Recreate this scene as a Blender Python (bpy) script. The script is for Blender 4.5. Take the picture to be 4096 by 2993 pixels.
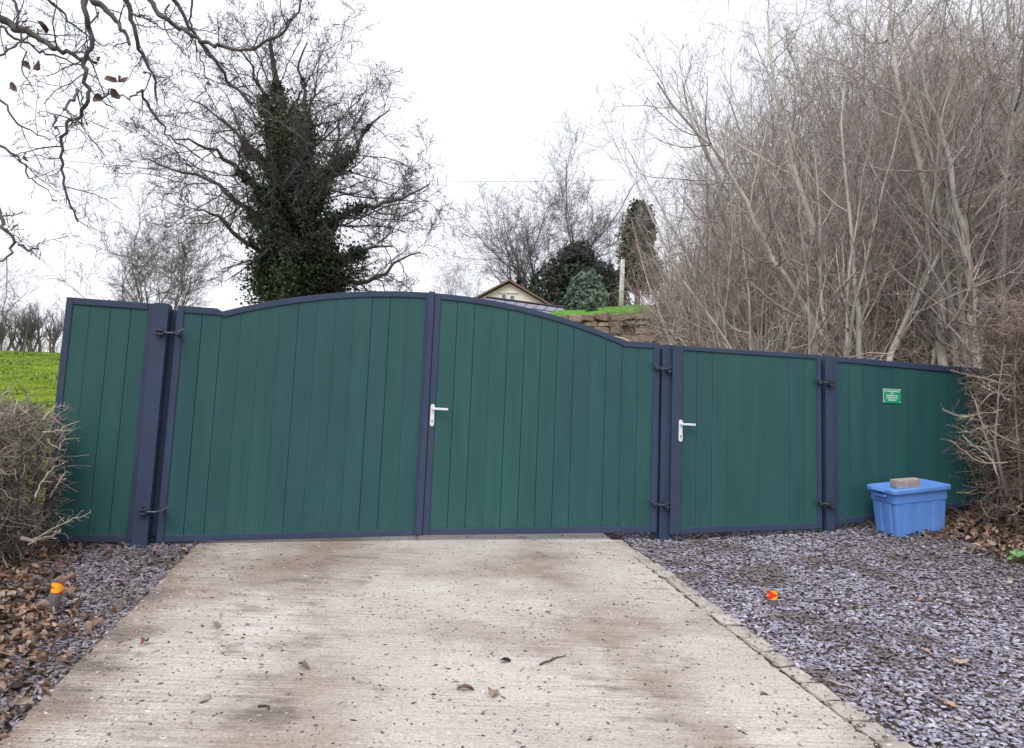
import bpy, bmesh, math
import numpy as np
from mathutils import Vector, Matrix

rng = np.random.default_rng(11)
R = math.radians
for o in list(bpy.data.objects): bpy.data.objects.remove(o)
scn = bpy.context.scene
col = scn.collection

# ------------------------------------------------------------------ camera
CAMH, PIT, ROL, FW = 1.7703, 0.1134136, 0.0401307, 0.7361099
cp, sp, cr, sr = math.cos(PIT), math.sin(PIT), math.cos(ROL), math.sin(ROL)
right = Vector((cr, -sr*sp, sr*cp)); upv = Vector((-sr, -cr*sp, cr*cp)); fwd = Vector((0, cp, sp))
cam_d = bpy.data.cameras.new('camera'); cam = bpy.data.objects.new('camera', cam_d); col.objects.link(cam)
cam_d.sensor_fit = 'HORIZONTAL'; cam_d.sensor_width = 36; cam_d.lens = 36*FW
cam_d.clip_start = .05; cam_d.clip_end = 3000
M = Matrix((right, upv, -fwd)).transposed().to_4x4(); M.translation = (0, 0, CAMH)
cam.matrix_world = M
scn.camera = cam

# ------------------------------------------------------------------ sky, sun, exposure
SUN_EL, SUN_AZ = R(52), R(205)
w = bpy.data.worlds.new('World'); scn.world = w; w.use_nodes = True
nt = w.node_tree; nt.nodes.clear()
out = nt.nodes.new('ShaderNodeOutputWorld')
sky = nt.nodes.new('ShaderNodeTexSky'); sky.sky_type = 'NISHITA'; sky.sun_disc = False
sky.sun_elevation = SUN_EL; sky.sun_rotation = SUN_AZ; sky.air_density = 1.0; sky.dust_density = 4.0; sky.ozone_density = 1.0
hsv = nt.nodes.new('ShaderNodeHueSaturation'); hsv.inputs['Saturation'].default_value = .18
nt.links.new(sky.outputs[0], hsv.inputs['Color'])
b1 = nt.nodes.new('ShaderNodeBackground'); b1.inputs[1].default_value = .05
nt.links.new(hsv.outputs[0], b1.inputs[0])
tc = nt.nodes.new('ShaderNodeTexCoord'); nz = nt.nodes.new('ShaderNodeTexNoise')
nz.inputs['Scale'].default_value = 2.2; nz.inputs['Detail'].default_value = 4
nt.links.new(tc.outputs['Generated'], nz.inputs['Vector'])
rp = nt.nodes.new('ShaderNodeValToRGB')
rp.color_ramp.elements[0].position = .3; rp.color_ramp.elements[0].color = (.86, .89, .97, 1)
rp.color_ramp.elements[1].position = .7; rp.color_ramp.elements[1].color = (.94, .965, 1.02, 1)
nt.links.new(nz.outputs['Fac'], rp.inputs[0])
b2 = nt.nodes.new('ShaderNodeBackground'); b2.inputs[1].default_value = .86
nt.links.new(rp.outputs[0], b2.inputs[0])
ad = nt.nodes.new('ShaderNodeAddShader')
nt.links.new(b1.outputs[0], ad.inputs[0]); nt.links.new(b2.outputs[0], ad.inputs[1]); nt.links.new(ad.outputs[0], out.inputs[0])
sun_d = bpy.data.lights.new('sun', 'SUN'); sun_d.energy = 1.4; sun_d.angle = R(35); sun_d.color = (1, .985, .96)
sun = bpy.data.objects.new('sun', sun_d); col.objects.link(sun)
sd = Vector((math.sin(SUN_AZ)*math.cos(SUN_EL), math.cos(SUN_AZ)*math.cos(SUN_EL), math.sin(SUN_EL)))
sun.rotation_euler = sd.to_track_quat('Z', 'Y').to_euler(); sun.location = (0, 0, 60)
vs = scn.view_settings; vs.view_transform = 'Standard'; vs.look = 'None'; vs.exposure = 0.24; vs.gamma = 1; vs.use_curve_mapping = False
scn.cycles.max_bounces = 6; scn.cycles.transparent_max_bounces = 8

# ------------------------------------------------------------------ helpers
def at(u, v, D):
    """a photo direction and a chosen distance ahead -> a place in the world"""
    x = (u-2048)/(4096*FW); y = -(v-1496.5)/(4096*FW)
    a, b = cr*x-sr*y, sr*x+cr*y
    d = np.array([a, cp-b*sp, sp+b*cp]); d *= D/d[1]
    return d+np.array([0, 0, CAMH])

GO = np.array([0, 7.62]); GA = R(9.9)
gt = np.array([math.cos(GA), math.sin(GA)]); gn = np.array([-gt[1], gt[0]])
def smooth(x, a, b):
    t = np.clip((np.asarray(x, float)-a)/(b-a), 0, 1); return t*t*(3-2*t)
def gz(x, y):
    """terrain height"""
    x = np.asarray(x, float); y = np.asarray(y, float)
    a = (x-GO[0])*gt[0]+(y-GO[1])*gt[1]; b = (x-GO[0])*gn[0]+(y-GO[1])*gn[1]
    yy = np.clip(y, -14, 72); xx = np.clip(x, -60, 60)
    z = .00428*xx+.125*yy
    u = np.clip(a-1.7, 0, 5)
    z = z+(.03*u+.012*u*u)*np.clip((b+4.5)/3.5, 0, 1)
    e = .022+.063*smooth(x/np.maximum(y, 5), -.45, .05)
    z = z+e*np.clip(b-.6, 0, 64)*1.0
    return z
def gab(a, b):
    p = GO+gt*a+gn*b; return p[0], p[1]

def mesh_arrays(name, V, loops, starts, mats=None, smooth_=False, colors=None):
    me = bpy.data.meshes.new(name)
    V = np.ascontiguousarray(V, np.float32).reshape(-1, 3); loops = np.ascontiguousarray(loops, np.int32).ravel(); starts = np.ascontiguousarray(starts, np.int32).ravel()
    me.vertices.add(len(V)); me.vertices.foreach_set('co', V.ravel())
    me.loops.add(len(loops)); me.loops.foreach_set('vertex_index', loops)
    me.polygons.add(len(starts)); me.polygons.foreach_set('loop_start', starts)
    if smooth_: me.polygons.foreach_set('use_smooth', np.ones(len(starts), bool))
    me.update(calc_edges=True)
    if colors is not None:
        ca = me.color_attributes.new('tint', 'FLOAT_COLOR', 'POINT')
        c4 = np.ones((len(V), 4), np.float32); c4[:, :3] = colors; ca.data.foreach_set('color', c4.ravel())
    for m in (mats or []): me.materials.append(m)
    return me
def mesh_faces(name, V, F, mat, smooth_=False, colors=None):
    F = np.asarray(F); k = F.shape[1]
    return mesh_arrays(name, V, F, np.arange(len(F))*k, [mat], smooth_, colors)
def mesh_py(name, V, F, mat, smooth_=False):
    me = bpy.data.meshes.new(name); me.from_pydata([tuple(map(float, v)) for v in V], [], [tuple(int(i) for i in f) for f in F])
    if smooth_:
        for p in me.polygons: p.use_smooth = True
    me.materials.append(mat); me.update(); return me
def ob(name, me, parent=None, loc=None, rotz=0, rot=None, scale=None):
    o = bpy.data.objects.new(name, me); col.objects.link(o)
    if parent is not None: o.parent = parent
    if loc is not None: o.location = [float(c) for c in loc]
    if rot is not None: o.rotation_euler = rot
    elif rotz: o.rotation_euler = (0, 0, rotz)
    if scale is not None: o.scale = scale
    return o
def tag(o, label, cat, group=None, kind=None):
    if label: o['label'] = label
    if cat: o['category'] = cat
    if group: o['group'] = group
    if kind: o['kind'] = kind
    return o
def thing(name, label, cat, loc=(0, 0, 0), rotz=0, group=None):
    return tag(ob(name, None, None, loc, rotz), label, cat, group)
def copy_tree(o, parent=None):
    c = o.copy(); col.objects.link(c)
    if parent is not None: c.parent = parent
    for ch in o.children: copy_tree(ch, c)
    return c
class B:
    """collects boxes / prisms / cylinders into one mesh"""
    def __init__(s): s.V = []; s.F = []
    def add(s, V, F):
        k = len(s.V); s.V += [tuple(v) for v in V]; s.F += [tuple(i+k for i in f) for f in F]; return s
    def box(s, x0, x1, y0, y1, z0, z1, c=0):
        if c <= 0:
            return s.add([(x0,y0,z0),(x1,y0,z0),(x1,y1,z0),(x0,y1,z0),(x0,y0,z1),(x1,y0,z1),(x1,y1,z1),(x0,y1,z1)],
                  [(3,2,1,0),(4,5,6,7),(0,1,5,4),(1,2,6,5),(2,3,7,6),(3,0,4,7)])
        bm = bmesh.new(); bmesh.ops.create_cube(bm, size=1)
        for v in bm.verts: v.co = Vector(((x0+x1)/2+v.co.x*(x1-x0), (y0+y1)/2+v.co.y*(y1-y0), (z0+z1)/2+v.co.z*(z1-z0)))
        bmesh.ops.bevel(bm, geom=bm.edges[:]+bm.verts[:], offset=c, segments=2, affect='EDGES', profile=.6)
        bm.verts.index_update(); s.add([v.co[:] for v in bm.verts], [[v.index for v in f.verts] for f in bm.faces]); bm.free(); return s
    def prism(s, poly, y0, y1, ch=0.0):
        """poly: (x,z) anticlockwise seen from -y; front at y0"""
        n = len(poly); P = np.array(poly, float)
        area = sum(P[i][0]*P[(i+1) % n][1]-P[(i+1) % n][0]*P[i][1] for i in range(n))
        if area < 0: P = P[::-1]
        if ch > 0:
            e = np.roll(P, -1, 0)-P; e /= np.linalg.norm(e, axis=1)[:, None]+1e-9
            nin = np.stack([-e[:, 1], e[:, 0]], 1); ns = nin+np.roll(nin, 1, 0); ns /= (1+np.sum(nin*np.roll(nin, 1, 0), 1))[:, None]+1e-6
            Q = P+ns*ch
            V = [(q[0], y0, q[1]) for q in Q]+[(p[0], y0+ch, p[1]) for p in P]+[(p[0], y1, p[1]) for p in P]
            F = [tuple(range(n))]+[(n+i, n+(i+1) % n, (i+1) % n, i) for i in range(n)]+[(2*n+i, 2*n+(i+1) % n, n+(i+1) % n, n+i) for i in range(n)]+[tuple(range(3*n-1, 2*n-1, -1))]
        else:
            V = [(p[0], y0, p[1]) for p in P]+[(p[0], y1, p[1]) for p in P]
            F = [tuple(range(n))]+[(n+i, n+(i+1) % n, (i+1) % n, i) for i in range(n)]+[tuple(range(2*n-1, n-1, -1))]
        return s.add(V, F)
    def cyl(s, p0, p1, r0, r1=None, k=12, caps=True):
        r1 = r0 if r1 is None else r1
        p0 = Vector(p0); p1 = Vector(p1); d = (p1-p0).normalized(); u = d.orthogonal().normalized(); v = d.cross(u)
        V = []
        for p, r in ((p0, r0), (p1, r1)):
            for j in range(k):
                a = 2*math.pi*j/k; V.append((p+u*math.cos(a)*r+v*math.sin(a)*r)[:])
        F = [(j, (j+1) % k, k+(j+1) % k, k+j) for j in range(k)]
        if caps: F += [tuple(range(k-1, -1, -1)), tuple(range(k, 2*k))]
        return s.add(V, F)
    def ob(s, name, mat, parent=None, smooth_=False, **kw): return ob(name, mesh_py(name, s.V, s.F, mat, smooth_), parent, **kw)

# ------------------------------------------------------------------ materials
def mat(name, c1, c2=None, rough=.7, scale=5, detail=6, spec=.5, bump=0, bscale=None, stretch=(1, 1, 1), metal=0, coord='Object', lo=.35, hi=.65, rand=None, tint=False, trans=0):
    m = bpy.data.materials.new(name); m.use_nodes = True; N = m.node_tree; bs = N.nodes['Principled BSDF']
    bs.inputs['Roughness'].default_value = rough; bs.inputs['Metallic'].default_value = metal; bs.inputs['Specular IOR Level'].default_value = spec
    tcn = N.nodes.new('ShaderNodeTexCoord'); mp = N.nodes.new('ShaderNodeMapping'); mp.inputs['Scale'].default_value = stretch
    N.links.new(tcn.outputs[coord], mp.inputs[0])
    src = None
    if c2 is not None:
        n = N.nodes.new('ShaderNodeTexNoise'); n.inputs['Scale'].default_value = scale; n.inputs['Detail'].default_value = detail
        N.links.new(mp.outputs[0], n.inputs['Vector'])
        r = N.nodes.new('ShaderNodeValToRGB'); r.color_ramp.elements[0].position = lo; r.color_ramp.elements[1].position = hi
        r.color_ramp.elements[0].color = (*c1, 1); r.color_ramp.elements[1].color = (*c2, 1)
        N.links.new(n.outputs['Fac'], r.inputs[0]); src = r.outputs[0]
    if rand is not None:
        oi = N.nodes.new('ShaderNodeObjectInfo'); mx = N.nodes.new('ShaderNodeMix'); mx.data_type = 'RGBA'; mx.blend_type = 'MULTIPLY'; mx.inputs['Factor'].default_value = 1
        rr = N.nodes.new('ShaderNodeValToRGB'); rr.color_ramp.elements[0].color = (*rand[0], 1); rr.color_ramp.elements[1].color = (*rand[1], 1)
        N.links.new(oi.outputs['Random'], rr.inputs[0]); N.links.new(rr.outputs[0], mx.inputs['B'])
        if src is not None: N.links.new(src, mx.inputs['A'])
        else: mx.inputs['A'].default_value = (*c1, 1)
        src = mx.outputs['Result']
    if tint:
        at_ = N.nodes.new('ShaderNodeVertexColor'); at_.layer_name = 'tint'
        if src is not None:
            mx = N.nodes.new('ShaderNodeMix'); mx.data_type = 'RGBA'; mx.blend_type = 'MULTIPLY'; mx.inputs['Factor'].default_value = 1
            N.links.new(src, mx.inputs['A']); N.links.new(at_.outputs[0], mx.inputs['B']); src = mx.outputs['Result']
        else: src = at_.outputs[0]
    if src is not None: N.links.new(src, bs.inputs['Base Color'])
    else: bs.inputs['Base Color'].default_value = (*c1, 1)
    if bump:
        nb = N.nodes.new('ShaderNodeTexNoise'); nb.inputs['Scale'].default_value = bscale or scale*4; nb.inputs['Detail'].default_value = 8
        N.links.new(mp.outputs[0], nb.inputs['Vector'])
        bp = N.nodes.new('ShaderNodeBump'); bp.inputs['Strength'].default_value = 1; bp.inputs['Distance'].default_value = bump
        N.links.new(nb.outputs['Fac'], bp.inputs['Height']); N.links.new(bp.outputs[0], bs.inputs['Normal'])
    return m
MT = {}
MT['frame'] = mat('frame_paint', (.029, .046, .088), (.036, .055, .102), rough=.5, scale=3, bump=.0006, bscale=260, spec=.35)
def mat_plank():
    m = mat('plank_green', (.019, .082, .078), (.024, .094, .091), rough=.46, scale=2.2, stretch=(3, 3, .5), bump=.0007, bscale=220, spec=.32, rand=((1.0, .93, 1.05), (1.02, 1.04, .98)))
    N = m.node_tree; L = N.links; bs = N.nodes['Principled BSDF']; src = bs.inputs['Base Color'].links[0].from_socket
    tcn = N.nodes.new('ShaderNodeTexCoord'); g_ = N.nodes.new('ShaderNodeSeparateXYZ'); L.new(tcn.outputs['Generated'], g_.inputs[0])
    # rain streaks down the boards
    mp = N.nodes.new('ShaderNodeMapping'); mp.inputs['Scale'].default_value = (38, 38, .9); L.new(tcn.outputs['Object'], mp.inputs[0])
    n1 = N.nodes.new('ShaderNodeTexNoise'); n1.inputs['Scale'].default_value = 1; n1.inputs['Detail'].default_value = 3; L.new(mp.outputs[0], n1.inputs['Vector'])
    r1 = N.nodes.new('ShaderNodeValToRGB'); r1.color_ramp.elements[0].position = .35; r1.color_ramp.elements[1].position = .7; r1.color_ramp.elements[0].color = (.95, .95, .955, 1); r1.color_ramp.elements[1].color = (1.04, 1.035, 1.035, 1); L.new(n1.outputs['Fac'], r1.inputs[0])
    m1 = N.nodes.new('ShaderNodeMix'); m1.data_type = 'RGBA'; m1.blend_type = 'MULTIPLY'; m1.inputs['Factor'].default_value = 1; L.new(src, m1.inputs['A']); L.new(r1.outputs[0], m1.inputs['B'])
    # dried mud flicked up along the foot, and a few pale scuffs
    n2 = N.nodes.new('ShaderNodeTexNoise'); n2.inputs['Scale'].default_value = 26; n2.inputs['Detail'].default_value = 5; n2.inputs['Roughness'].default_value = .65; L.new(tcn.outputs['Object'], n2.inputs['Vector'])
    r2 = N.nodes.new('ShaderNodeValToRGB'); r2.color_ramp.elements[0].position = .52; r2.color_ramp.elements[1].position = .74; L.new(n2.outputs['Fac'], r2.inputs[0])
    r3 = N.nodes.new('ShaderNodeValToRGB'); r3.color_ramp.elements[0].position = .0; r3.color_ramp.elements[1].position = .13; r3.color_ramp.elements[0].color = (1, 1, 1, 1); r3.color_ramp.elements[1].color = (.0, .0, .0, 1); L.new(g_.outputs['Z'], r3.inputs[0])
    mu = N.nodes.new('ShaderNodeMath'); mu.operation = 'MULTIPLY'; L.new(r2.outputs[0], mu.inputs[0]); L.new(r3.outputs[0], mu.inputs[1])
    mu2 = N.nodes.new('ShaderNodeMath'); mu2.operation = 'MULTIPLY'; L.new(mu.outputs[0], mu2.inputs[0]); mu2.inputs[1].default_value = .28
    m2 = N.nodes.new('ShaderNodeMix'); m2.data_type = 'RGBA'; L.new(mu2.outputs[0], m2.inputs['Factor']); L.new(m1.outputs['Result'], m2.inputs['A']); m2.inputs['B'].default_value = (.20, .21, .18, 1)
    L.new(m2.outputs['Result'], bs.inputs['Base Color']); return m
MT['plank'] = mat_plank()
MT['steel'] = mat('hinge_steel', (.028, .034, .05), (.05, .06, .08), rough=.4, scale=30, metal=.2)
MT['tail'] = mat('hinge_tail', (.10, .12, .15), (.05, .06, .075), rough=.4, scale=30, metal=.4)
MT['galv'] = mat('galvanised', (.30, .32, .33), (.16, .15, .14), rough=.45, scale=20, metal=.5)
MT['white'] = mat('handle_white', (.78, .79, .82), (.70, .71, .76), rough=.3, scale=20)
MT['dark'] = mat('dark_hole', (.02, .02, .025), rough=.5)
MT['signgreen'] = mat('sign_green', (.006, .30, .13), (.01, .34, .16), rough=.35, scale=10)
MT['signwhite'] = mat('sign_letters', (.8, .82, .8), rough=.45)
MT['bin'] = mat('bin_blue', (.115, .265, .66), (.14, .30, .70), rough=.45, scale=4, bump=.0004, bscale=120, spec=.4)
MT['brick'] = mat('block_buff', (.42, .34, .29), (.30, .25, .22), rough=.9, scale=14, bump=.003, bscale=60)
MT['bark_grey'] = mat('bark_grey', (.54, .525, .495), (.30, .28, .255), rough=.9, scale=3.5, stretch=(1, 1, .35), bump=.006, bscale=22, rand=((.75, .75, .75), (1.2, 1.18, 1.12)))
MT['twig_dark'] = mat('twig_purple', (.26, .225, .215), (.43, .38, .355), rough=.85, scale=1.3, rand=((.8, .8, .8), (1.25, 1.2, 1.15)), tint=True)
MT['bark_oak'] = mat('bark_oak', (.065, .056, .05), (.115, .10, .09), rough=.9, scale=4, bump=.006, bscale=18)
MT['twig_oak'] = mat('twig_oak', (.045, .036, .038), (.085, .07, .068), rough=.85, scale=3)
MT['bark_far'] = mat('bark_grey_hazed', (.13, .12, .115), (.20, .185, .17), rough=.9, scale=2)  # grey bark, with distance haze painted in as a paler colour
MT['twig_far'] = mat('twig_grey_hazed', (.10, .085, .095), (.17, .15, .155), rough=.85, scale=2)  # twig colour lightened to imitate haze on the far trees
MT['oak_branch'] = mat('oak_branch', (.055, .047, .05), (.15, .13, .115), rough=.9, scale=6, bump=.003, bscale=50)
MT['hedge_twig'] = mat('hedge_twig', (.20, .165, .14), (.46, .40, .34), rough=.8, scale=4, tint=True)
MT['hedge_stem'] = mat('hedge_stem', (.07, .055, .045), (.15, .125, .10), rough=.85, scale=3, tint=True)
MT['hedge_red'] = mat('hedge_twig_red', (.17, .115, .10), (.34, .26, .22), rough=.8, scale=3, tint=True)
MT['bramble'] = mat('bramble_twig', (.26, .20, .15), (.50, .44, .36), rough=.85, scale=3, tint=True)
MT['deadleaf'] = mat('dead_leaf', (1, 1, 1), (.7, .68, .66), rough=.75, scale=40, tint=True)
MT['ivy'] = mat('ivy_leaf', (.7, .7, .7), (1.2, 1.2, 1.2), rough=.6, scale=1.2, lo=.3, hi=.7, tint=True, spec=.3)
MT['yew'] = mat('evergreen_dark', (.020, .040, .028), (.05, .06, .035), rough=.6, scale=.9, lo=.3, hi=.7)
MT['bush'] = mat('bush_leaf', (.075, .12, .09), (.19, .25, .20), rough=.5, scale=1.0, lo=.3, hi=.7)
MT['weed'] = mat('weed_leaf', (.10, .24, .07), (.14, .30, .10), rough=.5, scale=9)
MT['grassblade'] = mat('grass_blades', (.11, .20, .020), (.20, .30, .035), rough=.6, scale=.4)
MT['stone'] = mat('wall_stone', (.36, .29, .22), (.22, .175, .13), rough=.9, scale=4, bump=.02, bscale=9, rand=((.7, .7, .7), (1.25, 1.2, 1.15)))
MT['mortar'] = mat('wall_earth', (.13, .10, .075), (.2, .16, .12), rough=1, scale=6, bump=.01)
MT['cream'] = mat('render_cream', (.82, .77, .66), (.78, .73, .62), rough=.9, scale=2)
MT['rooftile'] = mat('roof_tile_brown', (.16, .09, .065), (.24, .14, .10), rough=.85, scale=8, stretch=(1, 6, 1), bump=.02)
MT['upvc'] = mat('upvc', (.75, .76, .78), rough=.35)
MT['pane'] = mat('window_pane', (.10, .14, .18), rough=.06, spec=.8)
MT['purple'] = mat('roof_beam', (.035, .025, .040), rough=.5)
MT['roofpanel'] = mat('roof_panel', (.16, .16, .22), (.22, .22, .28), rough=.25, scale=3)
MT['pole'] = mat('pole_wood', (.58, .56, .53), (.45, .43, .40), rough=.9, scale=3, stretch=(6, 6, .6))
MT['wire'] = mat('wire', (.25, .26, .28), rough=.6)
MT['post'] = mat('marker_post', (.075, .06, .065), (.12, .10, .10), rough=.6, scale=12)
MT['orange'] = mat('reflector_amber', (.95, .40, .01), (.98, .48, .02), rough=.3, scale=60)
MT['red'] = mat('reflector_red', (.85, .035, .015), (.75, .02, .01), rough=.3, scale=60)

def mat_concrete():
    m = mat('concrete', (.42, .37, .32), rough=.9); N = m.node_tree; L = N.links; bs = N.nodes['Principled BSDF']
    tcn = N.nodes.new('ShaderNodeTexCoord')
    def noise(scale, st=(1, 1, 1), det=6, rough=.55):
        mp = N.nodes.new('ShaderNodeMapping'); mp.inputs['Scale'].default_value = st; L.new(tcn.outputs['Object'], mp.inputs[0])
        n = N.nodes.new('ShaderNodeTexNoise'); n.inputs['Scale'].default_value = scale; n.inputs['Detail'].default_value = det; n.inputs['Roughness'].default_value = rough
        L.new(mp.outputs[0], n.inputs['Vector']); return n.outputs['Fac']
    def ramp(f, p0, p1, a=(0, 0, 0), b=(1, 1, 1)):
        r = N.nodes.new('ShaderNodeValToRGB'); r.color_ramp.elements[0].position = p0; r.color_ramp.elements[1].position = p1
        r.color_ramp.elements[0].color = (*a, 1); r.color_ramp.elements[1].color = (*b, 1); L.new(f, r.inputs[0]); return r.outputs[0]
    def mix(fac, a, b, mode='MIX', v=1):
        x = N.nodes.new('ShaderNodeMix'); x.data_type = 'RGBA'; x.blend_type = mode
        if fac is None: x.inputs['Factor'].default_value = v
        else: L.new(fac, x.inputs['Factor'])
        for s, k in ((a, 'A'), (b, 'B')):
            if isinstance(s, tuple): x.inputs[k].default_value = (*s, 1)
            else: L.new(s, x.inputs[k])
        return x.outputs['Result']
    base = ramp(noise(1.1, det=4), .3, .7, (.475, .43, .39), (.60, .56, .52))
    dt = N.nodes.new('ShaderNodeVectorMath'); dt.operation = 'DOT_PRODUCT'; L.new(tcn.outputs['Object'], dt.inputs[0]); dt.inputs[1].default_value = (float(gt[0]), float(gt[1]), 0)
    mp_ = N.nodes.new('ShaderNodeMath'); mp_.operation = 'MULTIPLY_ADD'; L.new(dt.outputs['Value'], mp_.inputs[0]); mp_.inputs[1].default_value = 1/4.2; mp_.inputs[2].default_value = (2.95-1.31)/4.2
    tr_ = N.nodes.new('ShaderNodeValToRGB'); E_ = tr_.color_ramp.elements; E_[0].position = 0; E_[0].color = (.26, .26, .26, 1); E_[1].position = 1; E_[1].color = (.10, .10, .10, 1)
    for p_, v_ in ((.10, .05), (.30, .16), (.45, .02), (.58, .0), (.76, .15), (.88, .0)):
        e_ = E_.new(p_); e_.color = (v_, v_, v_, 1)
    L.new(mp_.outputs[0], tr_.inputs[0])
    sn = N.nodes.new('ShaderNodeMath'); sn.operation = 'ADD'; L.new(noise(.75, (1, 1.3, 1), 8, .66), sn.inputs[0]); L.new(tr_.outputs[0], sn.inputs[1])
    stain = ramp(sn.outputs[0], .525, .76)
    c = mix(stain, base, (.31, .235, .19))
    sn2 = N.nodes.new('ShaderNodeMath'); sn2.operation = 'ADD'; L.new(noise(2.1, (1, 1.8, 1), 8, .66), sn2.inputs[0]); L.new(tr_.outputs[0], sn2.inputs[1])
    st2 = ramp(sn2.outputs[0], .66, .82)
    c = mix(st2, c, (.20, .165, .145))
    speck = ramp(noise(55, (1, 1.6, 1), 3, .7), .30, .62, (.50, .48, .47), (1.12, 1.12, 1.12))
    c = mix(None, c, speck, 'MULTIPLY', .75)
    ridn = noise(7, (.35, 9, 1), 5, .6)
    near = N.nodes.new('ShaderNodeSeparateXYZ'); L.new(tcn.outputs['Object'], near.inputs[0])
    rid = ramp(ridn, .36, .56, (.66, .63, .60), (1.06, 1.06, 1.06))
    patch = ramp(noise(.6, (1, 1, 1), 3), .33, .52)
    c2 = mix(None, c, rid, 'MULTIPLY', .8); c = mix(patch, c, c2)
    L.new(c, bs.inputs['Base Color'])
    ht = N.nodes.new('ShaderNodeMath'); ht.operation = 'MULTIPLY_ADD'; L.new(ridn, ht.inputs[0]); ht.inputs[1].default_value = 1.2; L.new(noise(90, det=4), ht.inputs[2])
    bp = N.nodes.new('ShaderNodeBump'); bp.inputs['Distance'].default_value = .007; bp.inputs['Strength'].default_value = .8; L.new(ht.outputs[0], bp.inputs['Height']); L.new(bp.outputs[0], bs.inputs['Normal'])
    return m
MT['concrete'] = mat_concrete()
MT['sett'] = mat('sett_stone', (.47, .425, .38), (.35, .315, .28), rough=.9, scale=9, bump=.004, bscale=50, rand=((.85, .84, .82), (1.1, 1.1, 1.1)))
MT['slate'] = mat('slate_chips', (1, 1, 1), (.75, .75, .78), rough=.62, scale=30, tint=True, spec=.5)
MT['grit'] = mat('grit_chips', (1, 1, 1), (.8, .8, .8), rough=.8, scale=30, tint=True)

def mat_ground():
    m = mat('ground_soil', (.06, .05, .04), rough=1, spec=.1); N = m.node_tree; L = N.links; bs = N.nodes['Principled BSDF']
    g = N.nodes.new('ShaderNodeNewGeometry'); sx = N.nodes.new('ShaderNodeSeparateXYZ'); L.new(g.outputs['Position'], sx.inputs[0])
    def noise(scale, det=6):
        n = N.nodes.new('ShaderNodeTexNoise'); n.inputs['Scale'].default_value = scale; n.inputs['Detail'].default_value = det; L.new(g.outputs['Position'], n.inputs['Vector']); return n.outputs['Fac']
    def ramp(f, p0, p1, a, b):
        r = N.nodes.new('ShaderNodeValToRGB'); r.color_ramp.elements[0].position = p0; r.color_ramp.elements[1].position = p1
        r.color_ramp.elements[0].color = (*a, 1); r.color_ramp.elements[1].color = (*b, 1); L.new(f, r.inputs[0]); return r.outputs[0]
    def math_(op, a, b):
        x = N.nodes.new('ShaderNodeMath'); x.operation = op
        for i, s in enumerate((a, b)):
            if isinstance(s, (int, float)): x.inputs[i].default_value = s
            else: L.new(s, x.inputs[i])
        return x.outputs[0]
    soil = ramp(noise(9), .35, .65, (.035, .028, .023), (.10, .078, .058))
    grass = ramp(noise(.9), .35, .68, (.11, .17, .010), (.23, .30, .022))
    fine = ramp(noise(14, 8), .3, .6, (.55, .55, .45), (1.12, 1.1, 1.0))
    mm = N.nodes.new('ShaderNodeMix'); mm.data_type = 'RGBA'; mm.blend_type = 'MULTIPLY'; mm.inputs['Factor'].default_value = 1; L.new(grass, mm.inputs['A']); L.new(fine, mm.inputs['B'])
    # grass grows west of the drive and beyond the hedge line
    fx = math_('ADD', math_('MULTIPLY', sx.outputs['X'], -1), math_('MULTIPLY', sx.outputs['Y'], -.02))
    a = math_('GREATER_THAN', math_('ADD', sx.outputs['Y'], math_('MULTIPLY', noise(1.5), .6)), 8.9)
    b = math_('GREATER_THAN', math_('ADD', fx, math_('MULTIPLY', noise(1.1), .8)), 3.2)
    fac = math_('MULTIPLY', a, b)
    mx = N.nodes.new('ShaderNodeMix'); mx.data_type = 'RGBA'; L.new(fac, mx.inputs['Factor']); L.new(soil, mx.inputs['A']); L.new(mm.outputs['Result'], mx.inputs['B'])
    L.new(mx.outputs['Result'], bs.inputs['Base Color'])
    bp = N.nodes.new('ShaderNodeBump'); bp.inputs['Distance'].default_value = .05; L.new(noise(6, 10), bp.inputs['Height']); L.new(bp.outputs[0], bs.inputs['Normal'])
    return m
MT['ground'] = mat_ground()
MT['lawn'] = mat('lawn_grass', (.075, .20, .022), (.12, .29, .04), rough=.9, scale=3, detail=8, bump=.03, bscale=12, spec=.1)

# ------------------------------------------------------------------ terrain and drive
def axis(segs):
    a = []
    for x0, x1, n in segs: a += list(np.linspace(x0, x1, n, endpoint=False))
    return np.array(a+[segs[-1][1]])
xs = axis([(-900, -90, 14), (-90, -16, 30), (-16, 16, 90), (16, 90, 30), (90, 900, 14)])
ys = axis([(-300, -14, 8), (-14, 0, 14), (0, 14, 70), (14, 80, 90), (80, 1200, 16)])
X, Y = np.meshgrid(xs, ys); Z = gz(X, Y)
Z = Z+np.where(Y > 12, .12*np.sin(X*.35+1)*np.sin(Y*.27)+.05*np.sin(X*1.3)*np.sin(Y*1.1+.5), 0)
nx, ny = len(xs), len(ys)
idx = (np.arange(ny-1)[:, None]*nx+np.arange(nx-1)[None]).ravel()
F = np.stack([idx, idx+1, idx+1+nx, idx+nx], 1)
tag(ob('ground', mesh_faces('ground', np.stack([X, Y, Z], -1), F, MT['ground'], True)), None, None, kind='structure')

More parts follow.
